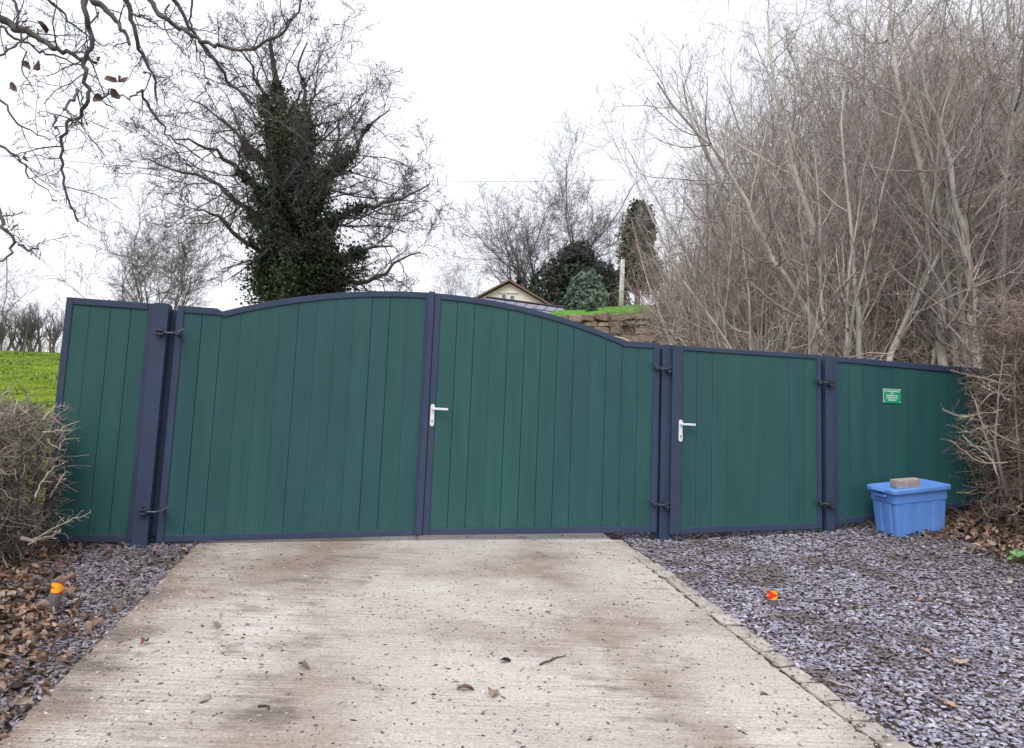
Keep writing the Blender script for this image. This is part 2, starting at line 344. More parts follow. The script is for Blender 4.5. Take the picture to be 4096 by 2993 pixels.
def slab(name, a0, a1, b0, b1, top, thick, m, nb, jitter=0):
    V = []; na = 10
    bsv = np.linspace(b0, b1, nb); asv = np.linspace(a0, a1, na)
    for bb in bsv:
        for k, aa in enumerate(asv):
            j = (rng.normal()*jitter if k in (0, na-1) else 0)
            x, y = gab(aa+j, bb); V.append((x, y, float(gz(x, y))+top))
    n = len(V); V += [(v[0], v[1], v[2]-thick) for v in V]
    F = [(i*na+j, i*na+j+1, (i+1)*na+j+1, (i+1)*na+j) for i in range(nb-1) for j in range(na-1)]
    for i in range(nb-1):
        F += [(i*na, (i+1)*na, n+(i+1)*na, n+i*na), ((i+1)*na-1+0, n+(i+1)*na-1, n+(i+2)*na-1, (i+2)*na-1)]
    F += [(j, n+j, n+j+1, j+1) for j in range(na-1)]+[((nb-1)*na+j, (nb-1)*na+j+1, n+(nb-1)*na+j+1, n+(nb-1)*na+j) for j in range(na-1)]
    return tag(ob(name, mesh_py(name, V, F, m)), None, None, kind='structure')
slab('driveway', -2.87, 1.10, -13, .030, .022, .12, MT['concrete'], 260, .008)
slab('driveway', -2.87, 1.10, .042, 5.5, .020, .12, MT['concrete'], 30, .004)

# sett edging along the right of the drive
edge = thing('sett_edging', 'single row of pale stone setts edging the right side of the concrete drive', 'edging', (*gab(1.18, 0), float(gz(*gab(1.18, 0)))), GA)
vars_ = []
for k in range(6):
    b = B(); b.box(-.068, .068, -.108, .108, -.09, .018, .012)
    V = np.array(b.V); V += rng.normal(0, .0035, V.shape)
    vars_.append(mesh_py('sett', V, b.F, MT['sett']))
bb = .10; k = 0; g_s = np.random.default_rng(3)
while bb > -7.0:
    L = .232+rng.normal()*.006
    a = 1.197+(.0 if bb > -.9 else .01)-.035*max(0, 1+bb/1.0)+rng.normal()*.004
    x, y = gab(a, bb-L/2); z = float(gz(x, y))+rng.normal()*.004-.004
    o = ob('sett', vars_[k % 6], edge); o.matrix_parent_inverse.identity()
    lp = edge.matrix_world
    o.location = ((a-1.18), bb-L/2, z-edge.location.z); o.rotation_euler = (math.atan(.123)+rng.normal()*.01, rng.normal()*.015, rng.normal()*.02); o.scale = (1+g_s.normal()*.04, L/.232*.955, 1)
    bb -= L; k += 1

# ------------------------------------------------------------------ gates and fixed panels
PIECE = dict(A=((-3.1253, 7.0052), .2027586), L=((-3.1253, 7.0052), .2027586), R=((-.814, 7.480), .1703498), P=((1.611, 7.898), .1575), F=((3.29, 8.164), .1649))
def gate_root(name, label, cat, k, s):
    (px, py), th = PIECE[k]; x, y = px+math.cos(th)*s, py+math.sin(th)*s
    return thing(name, label, cat, (x, y, float(gz(x, y))), th), s, float(gz(x, y))
APEX, RAD = 3.414, 5.80
def build_leaf(name, label, cat, k, so, si, zin_b, zt_in, zt_out, joints, kinds, arch=None, rail=.062, stile_open=None, depth=.05):
    """so: outer s range, si: inner s range, zin_b(s): inner bottom edge, zt_in / zt_out(s): top edges"""
    root, s0, z0 = gate_root(name, label, cat, k, (so[0]+so[1])/2)
    T = lambda pts: [(s-s0, z-z0) for s, z in pts]
    zb_o = lambda s: zin_b(s)-rail
    FR = MT['frame']
    # stiles run full height, rails butt in between
    for a, b_ in ((so[0], si[0]), (si[1], so[1])):
        B().prism(T([(a, zb_o(a)), (b_, zb_o(b_)), (b_, zt_out(b_)), (a, zt_out(a))]), 0, depth, .004).ob('stile', FR, root)
    e = .0008
    ss = np.linspace(si[0]+e, si[1]-e, 40 if arch else 2)
    if arch: ss = np.array(sorted(set(list(ss)+[arch])))
    B().prism(T([(s, zt_in(s)) for s in ss]+[(s, zt_out(s)) for s in ss[::-1]]), 0, depth, .004).ob('top_rail', FR, root)
    B().prism(T([(si[0]+e, zb_o(si[0])), (si[1]-e, zb_o(si[1])), (si[1]-e, zin_b(si[1])), (si[0]+e, zin_b(si[0]))]), 0, depth, .004).ob('bottom_rail', FR, root)
    # planks, slightly recessed behind the frame, tucked behind the rails
    J = [si[0]-.012]+list(joints)+[si[1]+.012]
    for i in range(len(J)-1):
        a, b_ = J[i]-.0003, J[i+1]+.0003
        chL = kinds[i-1] if i else .001; chR = kinds[i] if i < len(kinds) else .001
        tops = [x for x in np.linspace(a, b_, 5)]
        if arch and a < arch < b_: tops = sorted(tops+[arch])
        top = [(x, zt_in(min(max(x, si[0]), si[1]))+.02) for x in tops]
        bot = [(a, zin_b(a)-.02), (b_, zin_b(b_)-.02)]
        y0 = .015+rng.normal()*.0007; d = .011
        ct = np.array(T(bot+top[::-1])); n = len(ct)
        fr = ct.copy(); fr[:, 0] = np.clip(fr[:, 0], a-s0+chL, b_-s0-chR)
        V = [(p[0], y0, p[1]) for p in fr]+[(p[0], y0+d, p[1]) for p in ct]+[(p[0], .040, p[1]) for p in ct]
        F = [tuple(range(n))]+[(n+j, n+(j+1) % n, (j+1) % n, j) for j in range(n)]+[(2*n+j, 2*n+(j+1) % n, n+(j+1) % n, n+j) for j in range(n)]+[tuple(range(3*n-1, 2*n-1, -1))]
        ob('plank', mesh_py('plank', V, F, MT['plank']), root)
    return root, s0, z0
W_ = .175
def lin(s0, z0, s1, z1): return lambda s: z0+(z1-z0)*(s-s0)/(s1-s0)
dk, ft = .0034, .0012          # dark and faint plank joints
def archL(s, apex, s0=2.36, kink=.35, flat=0): return apex-((s0-s)**2)/(2*RAD) if s > kink else flat
LEAF = {}
LEAF['A'] = build_leaf('fixed_panel', 'narrow green boarded fixed panel left of the gates, half hidden by the hedge', 'fence panel', 'A', (-1.004, -.253), (-.946, -.302), lin(-1, .948, -.25, .955),
    lambda s: 3.029, lambda s: 3.091, [-.801, -.626, -.451], [ft, dk*.8, dk])
LEAF['L'] = build_leaf('gate_leaf', 'left leaf of the wide arched green driveway gate, without a handle', 'gate', 'L', (-.050, 2.352), (.012, 2.278), lin(.014, .958, 2.28, 1.062),
    lambda s: (archL(s, 3.355, 2.36, .352, 3.026) if s > .352 else 3.026), lambda s: (archL(s, APEX, 2.36, .345, 3.091) if s > .345 else 3.091),
    [W_*i for i in range(1, 13)], [dk, dk*.8, ft, ft*.7, ft, dk*.7, ft, ft, ft, dk, dk, ft], arch=.352)
LEAF['R'] = build_leaf('gate_leaf', 'right leaf of the wide arched green driveway gate, with a white lever handle', 'gate', 'R', (.004, 2.402), (.068, 2.336), lin(.066, 1.071, 2.33, 1.149),
    lambda s: (3.355-(s**2)/(2*RAD) if s < 1.99 else 2.999), lambda s: (APEX-(s**2)/(2*RAD) if s < 1.998 else 3.060),
    [.067+W_*i for i in range(1, 13)], [dk, dk, ft, dk, dk, dk, dk, dk*.8, ft, dk, dk*.7, dk*.7], arch=1.993)
LEAF['P'] = build_leaf('pedestrian_gate', 'narrow green pedestrian gate with white lever handle between two dark posts', 'gate', 'P', (.075, 1.772), (.19, 1.722), lin(.2, 1.143, 1.73, 1.235),
    lambda s: 2.996, lambda s: 3.044, [.175+W_*i for i in range(1, 9)], [dk*.7, dk*.7, ft, ft*.6, ft*.6, ft*.6, dk*.6, dk*.6], depth=.05)
LEAF['F'] = build_leaf('fixed_panel', 'green boarded fixed panel carrying the small sign, running into the right hedge', 'fence panel', 'F', (.222, 2.42), (.284, 2.36), lin(.28, 1.276, .687, 1.338),
    lin(.285, 2.985, 1.312, 2.962), lin(.265, 3.044, 1.7, 3.024), [.263+W_*i for i in range(1, 12)], [dk*.8, dk*.5, dk*.5, ft*1.3, ft, ft, ft, ft, ft, ft, ft])
# the pedestrian gate closes in front of its post
r_, th_ = LEAF['P'][0], PIECE['P'][1]
r_.location.x += math.sin(th_)*.034; r_.location.y -= math.cos(th_)*.034

def post(name, label, k, s0, s1, y0, y1, zt, cap=True, stop=None):
    root, s, z0 = gate_root(name, label, 'post', k, (s0+s1)/2)
    B().box(s0-s, s1-s, y0, y1, -.3, zt-z0, .006).ob('shaft', MT['frame'], root)
    if cap: B().box(s0-s+.003, s1-s-.003, y0+.003, y1-.003, zt-z0+.0005, zt-z0+.006, .002).ob('cap', MT['frame'], root)
    if stop: B().box(stop[0]-s, stop[1]-s, stop[2], stop[3], .03, zt-z0-.03, .003).ob('gate_stop', MT['frame'], root)
    return root
post('gate_post', 'dark square gate post between the left fixed panel and the arched gate', 'L', -.250, -.112, -.052, .10, 3.086, stop=(-.1115, -.03, .062, .098))
post('gate_post', 'dark square gate post between the arched gate and the pedestrian gate', 'R', 2.438, 2.590, .020, .16, 3.046, stop=(2.37, 2.4375, .062, .10))
post('gate_post', 'dark square gate post between the pedestrian gate and the panel with the sign', 'P', 1.826, 1.921, -.03, .11, 3.036, stop=(1.75, 1.8255, .062, .10))

# hinges: post block, threaded bar, knuckle and a tail running up on to the leaf
def hinge(root, s0, z0, sp, sg, z, yp, yg, dirn):
    """sp: s on the post, sg: s on the leaf; dirn +1 when the leaf is to the right"""
    b = B(); d = dirn
    for dz in (.014, -.022): b.box(sp-.035, sp+.035, yp-.05, yp-.001, z-z0+dz-.007, z-z0+dz+.007, .002)
    h = ob('hinge', mesh_py('hinge', [(v[0]-s0, v[1], v[2]) for v in b.V], b.F, MT['steel']), root)
    zz = z-z0; ym = min(yp, yg)-.032
    B().cyl((sp-s0, ym, zz-.05), (sp-s0, ym, zz+.05), .009).ob('hinge_pin', MT['steel'], h)
    B().cyl((sp-s0+d*.02, ym, zz-.004), (sg-s0-d*.01, ym, zz-.004), .011).ob('threaded_bar', MT['tail'], h)
    c = B()
    for q in (0, .018): c.cyl((sg-s0-d*(.012+q), ym, zz-.004), (sg-s0-d*(.001+q), ym, zz-.004), .019, k=6)
    c.box(min(sg, sg+d*.03)-s0, max(sg, sg+d*.03)-s0, ym-.014, yg-.0008, zz-.02, zz+.012, .003)
    c.ob('lock_nut', MT['steel'], h)
    t0 = Vector((sg-s0+d*.004, ym+.004, zz+.004)); t1 = Vector((sg-s0+d*.085, ym-.004, zz+.052))
    c = B(); c.cyl(t0, t1, .0085, .0075, 8); c.ob('tail', MT['tail'], h)
for z in (2.815, 1.178): hinge(*LEAF['L'], -.165, -.050+.03, z, -.052, 0, 1)
for z in (2.79, 1.375): hinge(*LEAF['R'], 2.505, 2.402-.03, z, .020, 0, -1)
for z in (2.74, 1.44): hinge(*LEAF['P'], 1.872, 1.772-.02, z, -.0+.004, 0, -1)

# handles
def stadium(cx_, z0, z1, w_, n=8):
    r = w_/2; P = []
    for j in range(n+1): a = math.pi*j/n; P.append((cx_+r*math.cos(a), z1-r+r*math.sin(a)))
    for j in range(n+1): a = math.pi+math.pi*j/n; P.append((cx_+r*math.cos(a), z0+r+r*math.sin(a)))
    return P
def handle(root, s0, z0, s, zb, zt, lever_len, w_=.040):
    zb -= z0; zt -= z0; s -= s0; H = zt-zb
    h = B().prism(stadium(s, zb, zt, w_), -.012, -.0008, .002).ob('handle', MT['white'], root)
    zl = zt-.048
    l = B(); l.cyl((s, -.0122, zl), (s, -.052, zl), .011, .010, 12)
    l.box(s-.010, s+lever_len, -.060, -.042, zl-.0115, zl+.0115, .006)
    l.ob('lever', MT['white'], h)
    c = B(); c.cyl((s, -.0122, zb+.060), (s, -.0145, zb+.060), .009, k=14); c.box(s-.005, s+.005, -.0146, -.0122, zb+.036, zb+.056, .0015)
    c.ob('lock_cylinder', MT['galv'], h)
    for z in (zb+.018, zt-.016):
        B().cyl((s, -.0122, z), (s, -.0135, z), .0045, k=10).ob('screw', MT['galv'], h)
handle(*LEAF['R'], .040, 2.068, 2.290, .150)
handle(*LEAF['P'], .170, 2.028, 2.258, .145)
# drop bolts at the meeting stiles
r_, s0, z0 = LEAF['L']
B().cyl((2.315-s0, .025, .02), (2.315-s0, .025, 1.0-z0), .010, k=10).ob('drop_bolt', MT['galv'], r_)
r_, s0, z0 = LEAF['R']
B().cyl((.020-s0, .03, .055), (.020-s0, .03, 1.02-z0), .008, k=10).ob('drop_bolt', MT['galv'], r_)

r_, s0, z0 = LEAF['L']
B().prism([(2.300-s0, 1.01-z0), (2.360-s0, 1.012-z0), (2.360-s0, 3.424-z0), (2.300-s0, 3.424-z0)], -.016, -.0012, .003).ob('meeting_strip', MT['frame'], r_)
B().box(2.335-s0, 2.385-s0, .0515, .060, 1.0-z0, 3.40-z0, .002).ob('rear_stop', MT['frame'], r_)
# sign on the right panel
(px, py), th = PIECE['F']; sc_, zc_ = .953, 2.644
sg = thing('letter_sign', 'small green screwed sign with white lettering about letters and parcels', 'sign', (px+math.cos(th)*sc_+math.sin(th)*-.0, py+math.sin(th)*sc_, zc_), th)
sw, sh, yb, yf = .109, .079, .0165, .0085
B().prism([(-sw, -sh), (sw, -sh), (sw, sh), (-sw, sh)], yf, yb, .0012).ob('plate', MT['signgreen'], sg)
bd = B()
bd.box(-sw+.002, sw-.002, yf-.0009, yf-.0004, sh-.006, sh-.002); bd.box(-sw+.002, -sw+.006, yf-.0009, yf-.0004, -sh+.002, sh-.0065)
bd.ob('border_line', MT['signwhite'], sg)
for sx_ in (-1, 1):
    for sz_ in (-1, 1):
        B().cyl((sx_*(sw-.010), yf-.0005, sz_*(sh-.012)), (sx_*(sw-.010), yf-.005, sz_*(sh-.012)), .0055, .004, 10).ob('screw', MT['white'], sg)
lines = [('LETTERS & PARCELS', .182, .046), ('FOR', .036, .022), ('WHEELER & LEA', .142, -.003), ('PLEASE POST IN', .142, -.028), ('BIN BELOW', .098, -.053)]
for txt, wd, zz in lines:
    cu = bpy.data.curves.new('lettering', 'FONT'); cu.body = txt; cu.align_x = 'CENTER'; cu.size = .02; cu.extrude = .0003; cu.offset = .0007; cu.resolution_u = 2
    tmp = bpy.data.objects.new('tmp', cu); col.objects.link(tmp); bpy.context.view_layer.update()
    me = bpy.data.meshes.new_from_object(tmp.evaluated_get(bpy.context.evaluated_depsgraph_get())); bpy.data.objects.remove(tmp)
    co = np.array([v.co[:] for v in me.vertices]); sx_ = wd/(co[:, 0].max()-co[:, 0].min())
    for v in me.vertices: v.co = Vector((v.co.x*sx_, yf-.0009-v.co.z, v.co.y*.98))
    me.materials.clear(); me.materials.append(MT['signwhite']); me.name = 'lettering'
    ob('lettering', me, sg, loc=(0, 0, zz))

# ------------------------------------------------------------------ blue storage bin and block
def rrect(hx, hy, r, n=5):
    P = []
    for cx_, cy_, a0 in ((hx-r, hy-r, 0), (-hx+r, hy-r, 90), (-hx+r, -hy+r, 180), (hx-r, -hy+r, 270)):
        for j in range(n+1):
            a = R(a0+90*j/n); P.append((cx_+r*math.cos(a), cy_+r*math.sin(a)))
    return P
def loft(rings):
    n = len(rings[0]); V = [v for r in rings for v in r]
    F = [(i*n+j, i*n+(j+1) % n, (i+1)*n+(j+1) % n, (i+1)*n+j) for i in range(len(rings)-1) for j in range(n)]
    return V, F
bc = np.array([4.245, 8.035]); bz = 1.152; brz = R(13)
HX, HY, HH = .325, .190, .475
bx_, by_ = bc; e_ = .1
slope_n = Vector((-(float(gz(bx_+e_, by_))-float(gz(bx_-e_, by_)))/(2*e_), -(float(gz(bx_, by_+e_))-float(gz(bx_, by_-e_)))/(2*e_), 1)).normalized()
bz = float(gz(bx_, by_))+.016
tiltq = Vector((0, 0, 1)).rotation_difference(slope_n)@Matrix.Rotation(brz, 3, 'Z').to_quaternion()
bn = thing('storage_bin', 'blue lidded plastic storage bin standing on the slate in front of the right panel', 'bin', (bc[0], bc[1], bz), 0); bn.rotation_euler = tiltq.to_euler()
def ring(s, z, r=.06, k=1.0): return [(x, y, z) for x, y in rrect(HX*s*k, HY*(s*k-(1-s*k)*.2), r)]
rings = [[(0, 0, .004)]*24, ring(.90, .004, .03), ring(.906, .014, .035), ring(.965, .345, .035), ring(.967, .346, .035), ring(1.0, .349, .04), ring(1.003, .445, .04), ring(.985, .446, .04), ring(.97, .43, .035), ring(.88, .03, .03)]
V, F = loft(rings)
ob('body', mesh_py('body', V, F, MT['bin'], False), bn)
# vertical ribs moulded on the sides
for (ax, sgn, n) in (('y', -1, 3), ('y', 1, 3), ('x', -1, 2), ('x', 1, 2)):
    for i in range(n):
        t = (i-(n-1)/2)*(.18 if ax == 'y' else .16); wv = .045
        V = []
        for z, s in ((.03, .912), (.335, .962)):
            for q, o_ in ((-wv, -.002), (-wv+.012, .014), (wv-.012, .014), (wv, -.002)):
                if ax == 'y': V.append(((t+q)*s, sgn*(HY*(s-(1-s)*.2)+o_), z))
                else: V.append((sgn*(HX*s+o_), (t+q)*s*.9, z))
        F = [(0, 1, 5, 4), (1, 2, 6, 5), (2, 3, 7, 6), (0, 3, 2, 1), (4, 5, 6, 7)]
        ob('rib', mesh_py('rib', V, F, MT['bin']), bn)
for sgn in (-1, 1):
    h = B()
    h.box(min(sgn*(HX+.002), sgn*(HX+.040)), max(sgn*(HX+.002), sgn*(HX+.040)), -.085, .085, .405, .432, .006); h.ob('grip', MT['bin'], bn)
rl = lambda s, z, r=.05: [(x, y, z) for x, y in rrect(HX*s+.025, HY*s+.025, r)]
rings = [rl(1.0, .4475), rl(1.015, .452), rl(1.02, .482), rl(1.0, .494, .05), rl(.93, .494, .045), rl(.90, .478, .04), [(0, 0, .478)]*24]
V, F = loft([rl(.9, .4478, .04)]+rings)
lid = ob('lid', mesh_py('lid', V, F, MT['bin'], False), bn)
for sgn in (-1, 1):
    B().box(min(sgn*(HX+.030), sgn*(HX+.062)), max(sgn*(HX+.030), sgn*(HX+.062)), -.095, .095, .463, .480, .005).ob('lid_clip', MT['bin'], lid)
bk = B(); bk.box(-.135, .135, -.055, .055, 0, .085, .008)
V = np.array(bk.V); V += rng.normal(0, .0018, V.shape)
d = tiltq@Vector((-.065, -.035, .4795))
tag(ob('concrete_block', mesh_py('concrete_block', V, bk.F, MT['brick']), None, (bc[0]+d.x, bc[1]+d.y, bz+d.z), rot=(tiltq@Matrix.Rotation(R(-6), 3, 'Z').to_quaternion()).to_euler()), 'buff weathered block lying on the lid of the blue bin', 'block')

# ------------------------------------------------------------------ reflector marker posts
def marker(label, x, y, h, r, flip, lean):
    z = float(gz(x, y))
    t = thing('marker_post', label, 'marker post', (x, y, z), 0); t.rotation_euler = lean
    s = B(); s.cyl((0, 0, -.1), (0, 0, h-.0008), r, k=28); s.ob('shaft', MT['post'], t, True)
    def curved(poly, rr, z0, z1, m, nm, par):
        # poly in (u -1..1 across the front half, v 0..1), triangulated as a fan of thin strips
        V = []; F = []; N = 28
        us = np.linspace(-1, 1, N+1)
        for i in range(N):
            for q, (lo, hi) in enumerate(poly((us[i]+us[i+1])/2)):
                k = len(V)
                for uu in (us[i], us[i+1]):
                    a = -math.pi/2+uu*math.pi/2
                    for v in (lo, hi): V.append((rr*math.cos(a), rr*math.sin(a), z0+(z1-z0)*v))
                F.append((k, k+2, k+3, k+1))
        return ob(nm, mesh_py(nm, V, F, m), par)
    zb = h-.068
    c = B(); c.cyl((0, 0, zb), (0, 0, h), r+.0015, k=28, caps=False)
    band = c.ob('reflector_band', MT['red'] if flip else MT['orange'], t, True)
    def chev(u):
        x_ = math.sin(u*math.pi/2)                    # across the visible width
        if flip:   # amber chevron on red, pointing right
            lo = max(0.02, .5-.62*math.sqrt(max(0, (.98-x_)/1.5))); hi = 1-lo
            if x_ > .98: return []
            nb = max(0, (-.35-x_)*.22)
            return [(lo, .5-nb), (.5+nb, hi)] if nb > .002 else [(lo, hi)]
        if x_ > .9 or x_ < -.97: return []
        w2 = .47*min(1, (.9-x_)/1.25); nb = max(0, (-.45-x_)*.38)
        return [(.5-w2, .5-nb), (.5+nb, .5+w2)] if nb > .002 else [(.5-w2, .5+w2)]
    curved(chev, r+.003, zb+.001, h-.001, MT['orange'] if flip else MT['red'], 'chevron', band)
    return t
marker('tall dark marker post with amber chevron reflector, left of the drive', -2.985, 5.173, .205, .0350, True, (0, R(4), R(30)))
marker('short dark marker post with red arrow on amber reflector, right of the drive', 2.041, 5.859, .128, .036, False, (0, R(-.5), R(-19)))

# ------------------------------------------------------------------ branch machinery
def nrm(v): return v/(np.linalg.norm(v, axis=-1, keepdims=True)+1e-9)
def grow(P0, D0, L, R0, n, wander, trop, tip=.3, g=None):
    N = len(P0); pts = np.zeros((N, n, 3)); pts[:, 0] = P0; d = nrm(D0); st = (L/(n-1))[:, None]
    up = np.array([0, 0, 1.0])
    for i in range(1, n):
        d = nrm(d+g.normal(0, wander, (N, 3))+trop*up); pts[:, i] = pts[:, i-1]+d*st
    rad = R0[:, None]*(1-(1-tip)*np.linspace(0, 1, n)[None]**.9)
    return pts, rad
def children(pts, rad, m, t0, t1, ang, asd, lr, rr, g, fall=.6, rmin=.001):
    N, n, _ = pts.shape
    t = np.clip(t0+(t1-t0)*((np.arange(m)[None]+g.uniform(0, 1, (N, m)))/m), 0, .999)*(n-1)
    i = t.astype(int); f = (t-i)[..., None]; ar = np.arange(N)[:, None]
    p = pts[ar, i]*(1-f)+pts[ar, i+1]*f; T = nrm(pts[ar, i+1]-pts[ar, i]); r = rad[ar, i]*(1-f[..., 0])+rad[ar, i+1]*f[..., 0]
    pl = np.linalg.norm(np.diff(pts, axis=1), axis=2).sum(1)[:, None]
    q = g.normal(0, 1, (N, m, 3)); q -= (q*T).sum(-1, keepdims=True)*T; q = nrm(q)
    a = R(ang)+g.normal(0, R(asd), (N, m))
    D = T*np.cos(a)[..., None]+q*np.sin(a)[..., None]
    L = lr*pl*(1-fall*t/(n-1))*g.uniform(.55, 1.2, (N, m))
    return p.reshape(-1, 3), D.reshape(-1, 3), L.ravel(), np.maximum(r*rr, rmin).ravel()
def tubes(pts, rad, k):
    N, n, _ = pts.shape
    T = nrm(np.gradient(pts, axis=1)); md = nrm(pts[:, -1]-pts[:, 0])
    ref = np.where(np.abs(md[:, 2:3]) < .8, np.array([[0, 0, 1.0]]), np.array([[1.0, 0, 0]]))[:, None]
    U = nrm(np.cross(T, np.broadcast_to(ref, T.shape))); Vv = np.cross(T, U)
    an = 2*np.pi*np.arange(k)/k
    ringv = pts[:, :, None]+rad[:, :, None, None]*(np.cos(an)[None, None, :, None]*U[:, :, None]+np.sin(an)[None, None, :, None]*Vv[:, :, None])
    base = (np.arange(N)[:, None, None]*n+np.arange(n-1)[None, :, None])*k; j = np.arange(k)[None, None]; j2 = (j+1) % k
    F = np.stack([base+j, base+j2, base+k+j2, base+k+j], -1).reshape(-1, 4)
    return ringv.reshape(-1, 3), F
TG = np.random.default_rng(909)
class Tub:
    def __init__(s): s.V = []; s.F = []; s.n = 0; s.C = []
    def add(s, pts, rad, k):
        V, F = tubes(pts, rad, k); s.V.append(V); s.F.append(F+s.n); s.n += len(V)
        c = np.exp(TG.normal(-.08, .38, (len(pts), 1)))*np.array([[1, 1, 1]])+TG.normal(0, .05, (len(pts), 3))
        s.C.append(np.repeat(np.clip(c, .3, 1.9), pts.shape[1]*k, 0))
    def mesh(s, name, m, off=(0, 0, 0), sm=True): return mesh_faces(name, np.concatenate(s.V)-np.array(off), np.concatenate(s.F), m, sm, np.concatenate(s.C))
def resample(P, n, wob=0, g=None):
    P = np.array(P, float); d = np.r_[0, np.cumsum(np.linalg.norm(np.diff(P, axis=0), axis=1))]
    # catmull-rom through the points
    t = np.linspace(0, d[-1], n); out_ = np.zeros((n, P.shape[1]))
    for c in range(P.shape[1]):
        m_ = np.gradient(P[:, c], d) if len(P) > 2 else np.full(len(P), (P[-1, c]-P[0, c])/d[-1])
        i = np.clip(np.searchsorted(d, t)-1, 0, len(P)-2); h = d[i+1]-d[i]; s = (t-d[i])/h
        out_[:, c] = (2*s**3-3*s**2+1)*P[i, c]+(s**3-2*s**2+s)*h*m_[i]+(-2*s**3+3*s**2)*P[i+1, c]+(s**3-s**2)*h*m_[i+1]
    if wob: out_[1:-1, :3] += g.normal(0, wob, (n-2, 3))
    return out_
IVYC = [(.022, .045, .024), (.035, .065, .032), (.055, .085, .04), (.03, .04, .026), (.075, .07, .05)]
def leaf_quads(C, size, g, elong=1.6, normal_bias=None, colors=None):
    """rhombic leaves at centres C"""
    N = len(C); d = nrm(g.normal(0, 1, (N, 3))); q = g.normal(0, 1, (N, 3))
    if normal_bias is not None: q = np.cross(d, nrm(normal_bias+.6*g.normal(0, 1, (N, 3))))
    q = nrm(q-(q*d).sum(1, keepdims=True)*d); s = (size*g.uniform(.6, 1.3, N))[:, None]
    V = np.stack([C-d*s*elong/2, C+q*s*.5-d*s*.1, C+d*s*elong/2, C-q*s*.5-d*s*.1], 1).reshape(-1, 3)
    F = np.arange(N*4).reshape(-1, 4)
    return V, F

# curled fallen leaves (12 triangles each)
LV = np.array([(-.5, 0, 0), (-.36, .15, 0), (-.34, 0, 0), (-.36, -.15, 0), (-.02, .25, 0), (0, 0, 0), (-.02, -.25, 0), (.30, .19, 0), (.31, 0, 0), (.30, -.19, 0), (.5, 0, 0)], float)
LF = np.array([(0, 2, 1), (0, 3, 2), (2, 5, 4), (2, 4, 1), (3, 6, 5), (3, 5, 2), (5, 8, 7), (5, 7, 4), (6, 9, 8), (6, 8, 5), (8, 10, 7), (9, 10, 8)])
NLV = len(LV)
def curled(C, Nn, size, g, curl=.5):
    """C centres, Nn normals"""
    N = len(C); V = np.repeat(LV[None], N, 0).copy()
    V[:, :, 1] *= g.uniform(.7, 1.4, (N, 1))*g.uniform(.65, 1.25, (N, NLV)); cv = g.normal(0, curl, (N, 1)); fo = g.normal(.3, curl, (N, 1))
    V[:, :, 2] = cv*(V[:, :, 0]**2)*1.6+fo*np.abs(V[:, :, 1])*1.3+g.normal(0, .035, (N, NLV))
    z = nrm(Nn); x = g.normal(0, 1, (N, 3)); x = nrm(x-(x*z).sum(1, keepdims=True)*z); y = np.cross(z, x)
    s = np.asarray(size).reshape(-1, 1, 1)*np.ones((N, 1, 1)); V *= s
    Wv = C[:, None]+V[:, :, 0:1]*x[:, None]+V[:, :, 1:2]*y[:, None]+V[:, :, 2:3]*z[:, None]
    return Wv.reshape(-1, 3), (LF[None]+np.arange(N)[:, None, None]*NLV).reshape(-1, 3)
def pick(g, N, cols, jit=.18):
    c = np.array(cols)[g.integers(0, len(cols), N)]; return np.clip(c*(1+g.normal(0, jit, (N, 1))), .01, .95)

# ------------------------------------------------------------------ slate chips, grit, leaf litter
def chips(name, Pxy, zoff, size, cols, g, tilt, label, cat, mat_):
    N = len(Pxy); k = 4
    an = np.sort((np.arange(k)[None]+g.uniform(-.35, .35, (N, k)))*2*np.pi/k, 1)
    rr = g.uniform(.75, 1.3, (N, k)); L = size; Wd = L*g.uniform(.30, .66, N); Th = L*g.uniform(.07, .17, N)
    px = np.cos(an)*rr*L[:, None]/2; py = np.sin(an)*rr*Wd[:, None]/2
    top = np.stack([px*.9, py*.9, np.repeat(Th[:, None], k, 1)], -1); bot = np.stack([px, py, np.zeros((N, k))], -1)
    V = np.concatenate([top, bot], 1)
    yaw = g.uniform(0, 2*np.pi, N); ax = g.normal(0, tilt, N); ay = g.normal(0, tilt, N)
    nrmv = nrm(np.stack([np.sin(ay), -np.sin(ax)-.12, np.ones(N)], -1)); x = np.stack([np.cos(yaw), np.sin(yaw), np.zeros(N)], -1)
    x = nrm(x-(x*nrmv).sum(1, keepdims=True)*nrmv); y = np.cross(nrmv, x)
    Wv = V[:, :, 0:1]*x[:, None]+V[:, :, 1:2]*y[:, None]+V[:, :, 2:3]*nrmv[:, None]
    Wv[:, :, 0] += Pxy[:, 0:1]; Wv[:, :, 1] += Pxy[:, 1:2]; Wv[:, :, 2] += (gz(Pxy[:, 0], Pxy[:, 1])+zoff)[:, None]
    base = np.arange(N)[:, None]*2*k
    fl = [base+np.arange(k)[None]]
    for j in range(k):
        j2 = (j+1) % k; fl.append(base+np.array([[j+k, j2+k, j2, j]]))
    loops = np.concatenate(fl, 1); ls = np.r_[0, k+4*np.arange(k)]; starts = (np.arange(N)[:, None]*loops.shape[1]+ls[None])
    me = mesh_arrays(name, Wv, loops, starts, [mat_], False, np.repeat(cols, 2*k, 0))
    return tag(ob(name, me), label, cat, kind='stuff')
def vnoise(x, y, s, seed):
    g = np.random.default_rng(seed); T = g.uniform(0, 1, (64, 64)); x = x/s; y = y/s; i = np.floor(x).astype(int); j = np.floor(y).astype(int); f = x-i; h = y-j
    f = f*f*(3-2*f); h = h*h*(3-2*h); q = lambda a, b: T[a % 64, b % 64]
    return (q(i, j)*(1-f)+q(i+1, j)*f)*(1-h)+(q(i, j+1)*(1-f)+q(i+1, j+1)*f)*h
g = np.random.default_rng(5)
